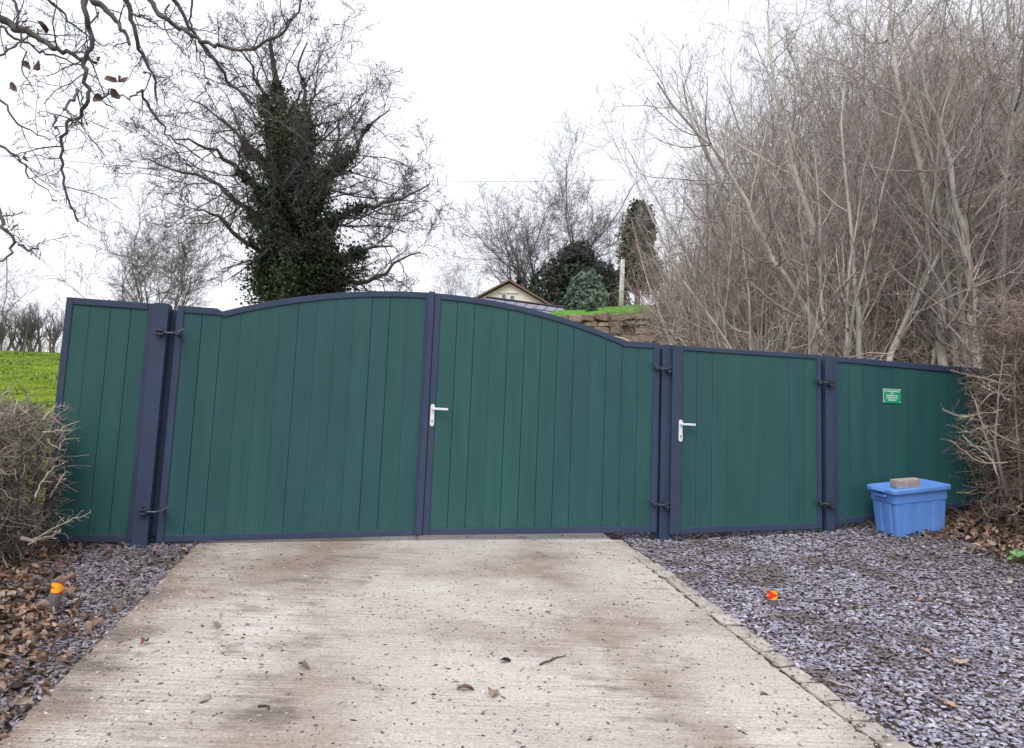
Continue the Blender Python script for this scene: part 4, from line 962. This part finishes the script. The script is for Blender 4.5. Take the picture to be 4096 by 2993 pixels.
# evergreens in the middle distance
def evergreen(name, label, cat, base, lobes, n, size, m, seed, trunk_r=.16, elong=1.6, sprigs=0):
    g = np.random.default_rng(seed); base = np.array(base); t = thing(name, label, cat, base)
    C = []; nb = []; tot = sum(l[3]**2 for l in lobes)
    for (x, y, z, r, kz) in lobes:
        k = int(n*r*r/tot); d = nrm(g.normal(0, 1, (k, 3))); d[:, 2] *= kz
        bumps = 1+.16*np.sin(d[:, 0]*7+x*3)*np.sin(d[:, 2]*8+z)+.12*np.sin(d[:, 1]*11+d[:, 2]*9)
        rr = r*bumps*g.uniform(.25, 1.04, k)**.35
        C.append(np.array([x, y, z])+d*rr[:, None]); nb.append(d)
    C = np.concatenate(C); V, F = leaf_quads(C, size, g, elong, np.concatenate(nb)+np.array([0, 0, .4]))
    ob('foliage', mesh_faces('foliage', V, F, m), t)
    tb = Tub(); top = max(l[2] for l in lobes)
    P = resample([(0, 0, -.4), (.05, 0, top*.5), (0, .05, top)], 8); tb.add(P[None], np.linspace(trunk_r, trunk_r*.3, 8)[None], 6)
    ch = children(P[None], np.linspace(trunk_r, trunk_r*.3, 8)[None], 16, .15, 1, 55, 15, .35, .4, g); a_, b_ = grow(*ch, 5, .1, .05, .3, g); tb.add(a_, b_, 4)
    ob('trunk', tb.mesh('trunk', MT['bark_oak']), t)
    if sprigs:
        C0 = np.array([(x, y, z) for x, y, z, r, kz in lobes]); rr_ = np.array([l[3] for l in lobes]); i = g.integers(0, len(lobes), sprigs); d = nrm(g.normal(0, 1, (sprigs, 3))); d[:, 2] = np.abs(d[:, 2])
        pp, rd = grow(C0[i]+d*rr_[i][:, None]*.85, d+np.array([0, 0, 1.2]), g.uniform(.25, .6, sprigs)*.6, np.full(sprigs, .015), 4, .08, .1, .4, g); tt = Tub(); tt.add(pp, rd, 3)
        P_ = pp[:, 1:].reshape(-1, 3); P_ = np.repeat(P_, 5, 0)+g.normal(0, .05, (len(P_)*5, 3)); V, F = leaf_quads(P_, size*.9, g, 2.0); ob('sprigs', mesh_faces('sprigs', V, F, m), t)
    return t
p = at(2340, 1245, 32)
evergreen('rounded_evergreen', 'rounded grey-green evergreen bush beside the outbuilding roof', 'bush', (p[0], p[1], p[2]-.25), [(0, 0, .95, .78, 1), (-.35, .1, .6, .55, 1), (.38, -.1, .65, .55, 1), (.05, 0, 1.35, .55, .9), (0, -.3, .5, .6, .8)], 9000, .085, MT['bush'], 51, .07, 2.0, 120)
p = base_on_ground(at(2290, 1200, 58)); dz = at(2290, 1100, 58)[2]-p[2]
evergreen('dark_evergreen', 'broad dark evergreen tree behind the rounded bush', 'tree', p, [(0, 0, dz, 2.1, .95), (-1.7, .3, dz-.9, 1.6, 1), (1.8, .2, dz-.4, 1.8, 1), (.2, 0, dz+1.4, 1.4, .9), (-.9, -.2, dz-2.8, 1.9, 1), (1.4, 0, dz-2.8, 1.8, 1), (3.0, .3, dz-1.3, 1.5, 1.1), (3.2, .2, dz-3.0, 1.4, 1)], 22000, .17, MT['yew'], 52, .25)
p = base_on_ground(at(2545, 1200, 39)); dz = at(2545, 1000, 39)[2]-p[2]
evergreen('dark_evergreen', 'tall dark conifer at the left end of the thicket', 'tree', p, [(0, 0, dz+.9, 1.0, 1.2), (.1, 0, dz+1.9, .7, 1.2), (0, 0, dz-.3, 1.0, 1), (-.25, .1, dz-1.4, .8, 1), (.5, 0, dz-1.3, .9, 1.1)], 11000, .12, MT['yew'], 53, .2)
p = at(2365, 1268, 29.3)
evergreen('clipped_shrub', 'tiny dark shrub in the middle of the small lawn', 'shrub', (p[0], p[1], p[2]-.03), [(0, 0, .17, .24, 1), (.08, 0, .2, .2, 1)], 1500, .05, MT['yew'], 54, .02)

# ------------------------------------------------------------------ thicket of slender grey stems
pole = [(17, .25, 1, 46, 16, .36, .40, 9, .16, .07, .45), (6, .15, 1, 45, 16, .5, .5, 7, .20, .04, .45), (5, .15, 1, 42, 16, .5, .6, 5, .22, .03, .4)]
variants = []
TL = 'slender grey-stemmed bare tree crowded among others in the thicket behind the gates'
for k in range(8):
    v = bare_tree('thicket_tree', TL, (0, 0, 0), 9.6+.7*(k % 3), 2, 200+k, pole, [3, 4, 2, 2, 4, 3, 2, 4][k], [.07, .055, .08, .085, .05, .065, .09, .06][k], [.06, .09, .05, .03, .11, .08, .03, .10][k], 0, .012, 'bare trees of the thicket', .92, ('bark_grey', 'twig_dark'), 6, .35, wob=.085)
    variants.append(v)
kvar = [v.scale[2] for v in variants]
g = np.random.default_rng(77); spots = []
tries = 0
while len(spots) < 110 and tries < 9000:
    tries += 1
    y = g.uniform(10.8, 22); x = g.uniform(.215, .80)*y+.35
    if y < 12 and x < 3.2: continue
    if any((x-a)**2+(y-b)**2 < (.42+.02*b)**2 for a, b in spots): continue
    spots.append((x, y))
for i, (x, y) in enumerate(spots):
    o = variants[i] if i < 8 else copy_tree(variants[i % 8])
    u_ = 2048+3015*x/y-240
    v_ = np.interp(u_, [2450, 2650, 2820, 3000, 3300, 4200], [680, 430, 210, 20, -220, -420])
    h_ = min(at(u_, v_, y)[2]-float(gz(x, y)), 12.5)*g.uniform(.76, .98)
    s = h_/(9.6+.7*((i % 8) % 3))*(variants[i % 8].get('k', 1.0))
    s *= kvar[i % 8]
    o.location = (x, y, float(gz(x, y))); o.scale = (s, s, s); o.rotation_euler = (g.normal(0, .03), g.normal(-.04, .03), g.uniform(0, 6.28))

# leaning dark limbs among the thicket
def leaning(label, pts, r, seed):
    g = np.random.default_rng(seed); P = np.array([at(*q) for q in pts]); b0 = base_on_ground(P[0]); P = np.concatenate([[b0-np.array([0, 0, .2])], P])
    P = resample(P, 22, .02, g); t = thing('leaning_tree', label, 'tree', b0)
    tb = Tub(); rd = np.linspace(r, r*.2, 22); tb.add((P)[None], rd[None], 7); ob('trunk', tb.mesh('trunk', MT['bark_grey'], b0), t)
    tw = Tub(); twig_levels(P[None], rd[None], [(20, .25, 1, 45, 14, .26, .45, 8, .10, .05, .4), (7, .15, 1, 42, 15, .5, .5, 5, .14, .04, .4), (5, .15, 1, 40, 15, .5, .6, 4, .15, .02, .4)], tw, g)
    ob('crown', tw.mesh('crown', MT['twig_dark'], b0), t)
leaning('pale trunk leaning left across the front of the thicket, twigs fanning upward', [(3250, 1330, 11.5), (3080, 1000, 11.2), (2960, 760, 11), (2860, 610, 10.8), (2700, 440, 10.6), (2630, 330, 10.4)], .07, 301)
leaning('pale trunk leaning left near the middle of the thicket', [(3380, 1330, 12.2), (3250, 900, 12), (3130, 480, 12), (3090, 280, 12), (3070, 60, 12.2)], .075, 302)
leaning('dark crooked trunk rising out of frame near the right of the thicket', [(3760, 1250, 11), (3720, 800, 11), (3660, 560, 11), (3590, 330, 11), (3565, 100, 11), (3555, -150, 11)], .085, 303)
leaning('dark forked trunk near the right edge of the thicket', [(3890, 1200, 10.4), (3830, 850, 10.4), (3760, 520, 10.4), (3660, 240, 10.4), (3600, 60, 10.4)], .08, 304)
leaning('pale trunk bending left low over the pedestrian gate', [(3060, 1350, 12), (2960, 1080, 11.8), (2900, 850, 11.6), (2840, 640, 11.4), (2760, 480, 11.2), (2730, 330, 11.2)], .06, 305)
leaning('grey trunk at the far right edge behind the hedge', [(4010, 1200, 11.4), (4020, 700, 11.4), (4060, 300, 11.4), (4030, 0, 11.4)], .10, 306)

# undergrowth along the back of the fence
def shrub(name, label, base, w_, h, seed, n, mtw, group=None, cat='shrub', leaves=0):
    g = np.random.default_rng(seed); t = thing(name, label, cat, base, 0, group)
    P0 = np.stack([g.normal(0, w_*.28, n), g.normal(0, w_*.2, n), np.full(n, -.1)], 1); D = np.stack([g.normal(0, .5, n), g.normal(0, .28, n), np.ones(n)], 1)
    tw = Tub(); pts, rad = grow(P0, D, h*g.uniform(.6, 1.2, n), g.uniform(.007, .018, n), 9, .16, -.035, .4, g); tw.add(pts, rad, 4)
    twig_levels(pts, rad, [(9, .15, 1, 50, 18, .42, .6, 6, .2, -.03, .4), (5, .15, 1, 48, 18, .5, .65, 4, .22, -.01, .4)], tw, g, start=2)
    ob('twigs', tw.mesh('twigs', MT[mtw]), t)
    return t
sv = [shrub('bramble_shrub', 'tangled pale bramble and brush at the foot of the thicket behind the gates', (0, 0, 0), 1.9, 2.3, 400+k, 34, ['bramble', 'hedge_twig', 'bramble', 'hedge_red'][k], 'brush at the foot of the thicket') for k in range(4)]
g = np.random.default_rng(88); i = 0
for row in range(4):
    for q in range(9):
        y = 11.6+row*1.4+g.uniform(-.3, .3); x = .30*y+.8+q*(1.02+.12*row)+g.uniform(-.35, .35)
        o = sv[i] if i < 4 else copy_tree(sv[i % 4])
        s = g.uniform(.85, 1.2); o.location = (x, y, float(gz(x, y))); o.scale = (s, s*.8, s*g.uniform(1.25, 1.6)+.08*row); o.rotation_euler = (0, 0, g.choice([0, math.pi])+g.normal(0, .3)); i += 1
# brown bushes at the left end of the thicket, over the stone wall
bv = [shrub('wall_bush', 'brown bare bush between the stone wall and the thicket', (0, 0, 0), 2.6, 3.6, 450+k, 40, 'hedge_red', 'brown bushes at the left end of the thicket') for k in range(2)]
for i, (u, D) in enumerate([(2720, 24), (2760, 21), (2690, 27), (2800, 18), (2760, 26), (2880, 16)]):
    p = base_on_ground(at(u, 1400, D)); o = bv[i] if i < 2 else copy_tree(bv[i % 2]); o.location = p; s = .55+.016*D; o.scale = (s*.8, s*.8, s*1.5); o.rotation_euler = (0, 0, i*1.1)

# ------------------------------------------------------------------ near hedges
def hedge(name, label, x0, x1, y0, y1, ztop, seed, nstem, ntw, mt_stem, mt_tw, nleaf, leafcols, out_tw, rag=.08, toward=(-1, 0)):
    g = np.random.default_rng(seed); cx_, cy_ = (x0+x1)/2, (y0+y1)/2; base = np.array([cx_, cy_, float(gz(cx_, cy_))]); t = thing(name, label, 'hedge', base)
    zt_ = lambda x, y: ztop(x, y)
    # stems
    S = np.stack([g.uniform(x0, x1, nstem), g.uniform(y0+.15, y1-.1, nstem)], 1); zg = gz(S[:, 0], S[:, 1]); P0 = np.stack([S[:, 0], S[:, 1], zg-.1], 1)
    H = zt_(S[:, 0], S[:, 1])-zg
    st = Tub(); pts, rad = grow(P0, np.stack([g.normal(-.10*toward[0], .12, nstem), g.normal(.02, .12, nstem), np.ones(nstem)], 1), H*g.uniform(.7, .95, nstem), g.uniform(.009, .024, nstem), 9, .10, .02, .45, g); st.add(pts, rad, 5)
    ob('stems', st.mesh('stems', MT[mt_stem], base), t)
    # filling twigs
    Pw = np.stack([g.uniform(x0, x1, ntw), g.uniform(y0, y1, ntw), g.uniform(0, 1, ntw)**.8], 1); zg = gz(Pw[:, 0], Pw[:, 1]); Pw[:, 2] = zg+.06+(zt_(Pw[:, 0], Pw[:, 1])-zg-.1)*Pw[:, 2]
    tw = Tub(); d = g.normal(0, 1, (ntw, 3)); d[:, 2] = d[:, 2]*.6+.15; d[:, 1] *= .7
    pts, rad = grow(Pw, d, g.uniform(.10, .40, ntw), .0020+g.exponential(.0019, ntw), 4, .42, .0, .5, g); tw.add(pts, rad, 3)
    ch = children(pts[::3], rad[::3], 3, .2, 1, 50, 15, .45, .7, g, .3, .0018); p2, r2 = grow(*ch, 3, .25, .02, .5, g); tw.add(p2, r2, 3)
    # ragged twigs leaving the clipped faces
    n2 = out_tw; face = g.uniform(0, 1, n2); Po = np.zeros((n2, 3)); Do = np.zeros((n2, 3))
    fa = face < .45; fb = (face >= .45) & (face < .75); fc = face >= .75
    xe = x1 if toward[0] > 0 else x0
    Po[:, 0] = g.uniform(x0, x1, n2); Po[:, 1] = g.uniform(y0, y1, n2); hz_ = g.uniform(.03, 1, n2)
    Po[fa, 1] = y0+.08; Do[fa] = np.stack([g.normal(-.2*toward[0], .9, fa.sum()), np.full(fa.sum(), -.55), g.normal(.2, .7, fa.sum())], 1)
    Po[fb, 0] = xe-toward[0]*.10; Do[fb] = np.stack([np.full(fb.sum(), toward[0]*.8), g.normal(-.1, .8, fb.sum()), g.normal(.15, .6, fb.sum())], 1)
    hz_[fc] = 1; Do[fc] = np.stack([g.normal(0, .9, fc.sum()), g.normal(0, .6, fc.sum()), np.full(fc.sum(), .7)], 1)
    zg = gz(Po[:, 0], Po[:, 1]); Po[:, 2] = zg+.03+(zt_(Po[:, 0], Po[:, 1])-zg-.08)*hz_
    pts, rad = grow(Po, Do, g.exponential(rag, n2)+.08, g.uniform(.002, .0055, n2), 5, .30, .0, .45, g); tw.add(pts, rad, 3)
    ch = children(pts, rad, 3, .3, 1, 45, 15, .4, .7, g, .3, .0018); p2, r2 = grow(*ch, 3, .2, .03, .5, g); tw.add(p2, r2, 3)
    ob('twigs', tw.mesh('twigs', MT[mt_tw], base), t)
    if nleaf:
        C = np.stack([g.uniform(x0, x1, nleaf), y0+(y1-y0)*g.uniform(0, 1, nleaf)**1.5, g.uniform(0, 1, nleaf)], 1); zg = gz(C[:, 0], C[:, 1]); C[:, 2] = zg+.04+(zt_(C[:, 0], C[:, 1])-zg-.05)*C[:, 2]
        V, F = curled(C, g.normal(0, 1, (nleaf, 3))+np.array([0, -.5, .6]), g.uniform(.020, .052, nleaf), g, .5)
        ob('withered_leaves', mesh_faces('withered_leaves', V-base, F, MT['deadleaf'], False, np.repeat(pick(g, nleaf, leafcols), NLV, 0)), t)
    return t
LH = [(.24, .17, .125), (.34, .27, .21), (.16, .11, .085), (.46, .40, .34), (.20, .16, .10), (.28, .25, .15), (.12, .085, .07)]
hedge('left_hedge', 'clipped bare hedge with withered leaves at the left end of the fence', -6.4, -3.93, 5.75, 6.72, lambda x, y: 2.06+.04*np.sin(x*5)+.04*np.sin(y*9+x*3), 501, 110, 11500, 'hedge_stem', 'hedge_twig', 10500, LH, 900, .05, (1, 0))
hedge('right_hedge', 'tall ragged bare hedge overhanging the right end of the fence', 5.00, 7.6, 6.95, 8.35, lambda x, y: 3.50+.12*np.sin(x*4)+.1*np.sin(y*6+x)+.12*(x-5.2), 502, 90, 13500, 'hedge_stem', 'hedge_red', 3000, LH, 1400, .13, (-1, 0))
# long twigs of the right hedge reaching across the panel
g = np.random.default_rng(61)
def sprays(root_name, label, runs, r, m, seed, cat='branch'):
    g = np.random.default_rng(seed); st = np.array([at(*runs[0][0])]); t = thing(root_name, label, cat, st[0])
    tw = Tub()
    for run in runs:
        P = resample([at(*q) for q in run], 12, .006, g); rd = np.linspace(r, r*.35, 12); tw.add(P[None], rd[None], 5)
        ch = children(P[None], rd[None], 9, .25, 1, 42, 12, .22, .6, g, .4, .0016); a_, b_ = grow(*ch, 5, .15, .03, .45, g); tw.add(a_, b_, 4)
        ch = children(a_, b_, 3, .3, 1, 42, 12, .4, .7, g, .3, .0014); a_, b_ = grow(*ch, 3, .15, .03, .5, g); tw.add(a_, b_, 3)
    ob('twigs', tw.mesh('twigs', MT[m], st[0]), t); return t
sprays('hedge_branch', 'long pale hedge twigs reaching left across the right end of the sign panel',
  [[(4010, 1640, 7.5), (3900, 1660, 7.4), (3830, 1665, 7.5), (3770, 1640, 7.6)], [(4000, 1700, 7.5), (3930, 1710, 7.4), (3860, 1725, 7.4), (3810, 1705, 7.5)], [(4030, 1850, 7.4), (3900, 1840, 7.3), (3850, 1800, 7.4), (3800, 1760, 7.5)],
   [(4060, 1560, 7.6), (3960, 1520, 7.6), (3880, 1500, 7.7), (3800, 1480, 7.8)], [(4040, 1600, 7.4), (3960, 1560, 7.5), (3900, 1530, 7.6), (3840, 1535, 7.7)], [(3990, 1900, 7.5), (3960, 1830, 7.5), (3890, 1780, 7.5), (3850, 1740, 7.6)]], .008, 'bramble', 601)
sprays('hedge_branch', 'pale upright stems at the foot of the right hedge', [[(4030, 1985, 7.7), (4000, 1880, 7.6), (3985, 1780, 7.6), (3990, 1600, 7.6), (4020, 1380, 7.6)], [(4005, 1985, 7.8), (3985, 1870, 7.7), (3940, 1740, 7.6), (3900, 1600, 7.6)], [(4085, 2000, 7.6), (4075, 1800, 7.5), (4060, 1500, 7.5), (4080, 1250, 7.5)]], .016, 'bramble', 602)
sprays('hedge_branch', 'pale twigs sticking out of the left hedge in front of the narrow panel', [[(140, 1990, 5.9), (180, 1910, 6.0), (220, 1870, 6.1), (262, 1845, 6.2)], [(190, 1755, 6.0), (230, 1798, 6.0), (262, 1760, 6.1), (315, 1756, 6.2)], [(170, 1680, 6.1), (215, 1630, 6.2), (285, 1633, 6.4)],
   [(110, 2180, 5.6), (200, 2120, 5.7), (280, 2080, 5.8), (366, 2048, 5.9)], [(200, 1990, 6.1), (235, 1930, 6.1), (265, 1885, 6.2)], [(170, 1730, 6.1), (220, 1725, 6.2), (282, 1722, 6.3)]], .0065, 'bramble', 603)
P = [[(90, 2155, 5.75), (140, 2160, 5.7), (190, 2150, 5.7), (242, 2128, 5.8)]]
sprays('cut_branch', 'thick pale cut branch at the foot of the left hedge', P, .02, 'bramble', 604)

# small green weed at the foot of the right hedge
g = np.random.default_rng(71); p = gpt(4075, 2260); wd = thing('weed', 'small bright green weed among the fallen leaves at the right edge', 'plant', p)
tw = Tub(); N = 16; pp, rr = grow(np.zeros((N, 3)), np.stack([g.normal(0, .8, N), g.normal(0, .8, N), np.ones(N)], 1), g.uniform(.06, .16, N), np.full(N, .002), 4, .2, 0, .6, g); tw.add(pp, rr, 3); ob('stalks', tw.mesh('stalks', MT['weed']), wd)
V, F = curled(pp[:, -1], g.normal(0, .5, (N, 3))+np.array([0, -.5, 1]), g.uniform(.05, .085, N), g, .15); ob('leaves', mesh_faces('leaves', V, F, MT['weed'], False, np.ones((len(V), 3))), wd)

# ------------------------------------------------------------------ overhanging oak, trunk out of frame on the left
g = np.random.default_rng(81)
k_ = 1024/1692
def zp(l, D): return [(u*k_, v*k_, D) for u, v in l]
runs = [ (zp([(0, 125), (130, 190), (260, 275), (390, 350), (520, 420), (640, 470), (730, 510)], 5.2), .020),
 (zp([(590, -20), (690, 60), (780, 150), (840, 250), (875, 320)], 5.6), .019),
 (zp([(560, -10), (565, 150), (575, 260), (525, 350), (510, 450), (515, 600), (430, 700), (340, 760), (285, 840), (270, 960), (280, 1100), (300, 1260), (350, 1375)], 4.9), .012),
 (zp([(512, 590), (530, 690), (540, 790), (610, 880), (730, 970)], 4.9), .0075), (zp([(540, 790), (525, 850), (538, 925)], 4.9), .005),
 (zp([(357, 765), (375, 860), (400, 940), (460, 1010)], 4.9), .0045),
 (zp([(820, -10), (850, 130), (880, 250), (930, 400), (950, 580)], 5.8), .014), (zp([(940, 590), (960, 680), (1040, 810), (1160, 900), (1280, 960)], 5.8), .0075),
 (zp([(940, 600), (830, 630), (740, 600), (620, 570), (540, 540)], 5.7), .005),
 (zp([(980, -10), (1080, 110), (1200, 190), (1330, 280), (1420, 330), (1500, 365), (1700, 375), (1850, 330), (1990, 190), (2040, 90)], 6.0), .015),
 (zp([(1330, 285), (1430, 400), (1470, 500), (1560, 570), (1690, 650), (1850, 760), (2020, 860)], 6.0), .010),
 (zp([(1140, -10), (1200, 90), (1250, 180), (1320, 290)], 5.9), .012), (zp([(950, 480), (1060, 560), (1200, 670)], 5.8), .006),
 (zp([(880, 95), (940, 130), (1000, 180), (1100, 260), (1220, 325), (1320, 330)], 5.7), .0065),
 (zp([(-10, 560), (10, 700), (100, 790), (235, 865)], 4.7), .006), (zp([(-10, 960), (100, 1050), (150, 1160), (215, 1195)], 4.8), .006),
 (zp([(-20, 1370), (60, 1530), (130, 1630), (110, 1720), (60, 1800)], 4.8), .010), (zp([(120, 1620), (240, 1640), (305, 1575)], 4.8), .005),
 (zp([(310, -10), (430, 110), (560, 215)], 5.1), .007), (zp([(75, -10), (130, 170), (150, 300), (155, 480), (220, 600)], 5.0), .006),
 (zp([(-10, 175), (160, 280), (330, 370), (500, 430), (580, 480), (670, 540)], 5.3), .007),
 (zp([(1270, -10), (1260, 100), (1240, 180), (1270, 270), (1320, 400), (1340, 500), (1210, 660)], 6.1), .006), (zp([(-10, 370), (60, 220), (100, 100), (90, 0)], 5.0), .006),
 (zp([(650, 80), (600, 230), (700, 330), (800, 350)], 5.3), .005), (zp([(1120, 30), (1090, 180), (1150, 280), (1215, 330)], 5.8), .005)]
ok_base = np.array([-6.6, 4.6, float(gz(-6.6, 4.6))])
ok = thing('oak_tree', 'bare oak branches with a few dry leaves hanging into the top left corner', 'tree', ok_base)
tb = Tub(); tr_ = resample([ok_base-np.array([0, 0, .3]), ok_base+np.array([.1, .1, 2.5]), ok_base+np.array([.3, .2, 5.0]), ok_base+np.array([.2, .5, 8.5])], 16, .02, g); tb.add(tr_[None], np.linspace(.34, .16, 16)[None], 10)
ob('trunk', tb.mesh('trunk', MT['bark_oak'], ok_base), ok)
br = Tub(); tw = Tub(); tips = []
hub1, hub2 = ok_base+np.array([.3, .2, 4.7]), ok_base+np.array([.2, .5, 7.4])
for l, r in runs:
    r *= 1.5
    P = np.array([at(*q) for q in l]); P[:, 1] += np.linspace(0, g.normal(0, .25), len(P))
    u0, v0 = l[0][0], l[0][1]
    if v0 < 0 or u0 < 0:          # carried in from outside the frame by a limb
        h_ = hub1 if u0 < 100 else hub2; mid = (h_+P[0])/2+np.array([0, 0, .5])
        C0 = resample([h_, mid, P[0]], 12); br.add(C0[None], np.linspace(max(r*1.9, .012), r, 12)[None], 6)
    n = max(10, int(len(P)*3.2)); P = resample(P, n, .010, g); rd = np.linspace(r, max(r*.34, .0022), n); br.add(P[None], rd[None], 6)
    Lr = np.linalg.norm(np.diff(P, axis=0), axis=1).sum()
    m_ = int(np.clip(Lr*8, 4, 18)); ch = children(P[None], rd[None], m_, .06, 1, 55, 16, 1, .5, g, 0, .002)
    ch = (ch[0], ch[1], g.uniform(.12, .42, m_), np.minimum(ch[3], .0055)); a_, b_ = grow(*ch, 7, .16, .0, .5, g); tw.add(a_, b_, 4)
    c2 = children(a_, b_, 4, .25, 1, 48, 14, .42, .7, g, .2, .0021); a2, b2 = grow(*c2, 5, .16, .02, .55, g); tw.add(a2, b2, 3)
    c3 = children(a2, b2, 3, .4, 1, 45, 12, .35, .8, g, .2, .0020); a3, b3 = grow(*c3, 3, .1, .02, .9, g); tw.add(a3, b3, 3)
    tips.append(a2[:, -1])
ob('branches', br.mesh('branches', MT['oak_branch'], ok_base), ok); ob('twigs', tw.mesh('twigs', MT['twig_oak'], ok_base), ok)
for (u, v, s) in [(285, 180, .10), (190, 440, .105), (243, 430, .10), (735, 525, .09), (790, 525, .08), (822, 540, .08), (668, 655, .12), (720, 630, .10), (765, 625, .09), (155, 1035, .09), (100, 1500, .08), (50, 1430, .07), (1382, 560, .06), (650, 395, .05), (565, 15, .09), (30, 320, .07), (95, 575, .08)]:
    c = at(u*k_, v*k_, 5.2)
    V, F = curled(np.array([c]), np.array([[g.normal(0, .5), -1, g.normal(0, .4)]]), s, g, .6)
    # hang point-down
    ob('dry_leaf', mesh_faces('dry_leaf', V-ok_base, F, MT['deadleaf'], False, np.repeat(pick(g, 1, [(.13, .075, .06), (.17, .10, .08)]), NLV, 0)), ok)
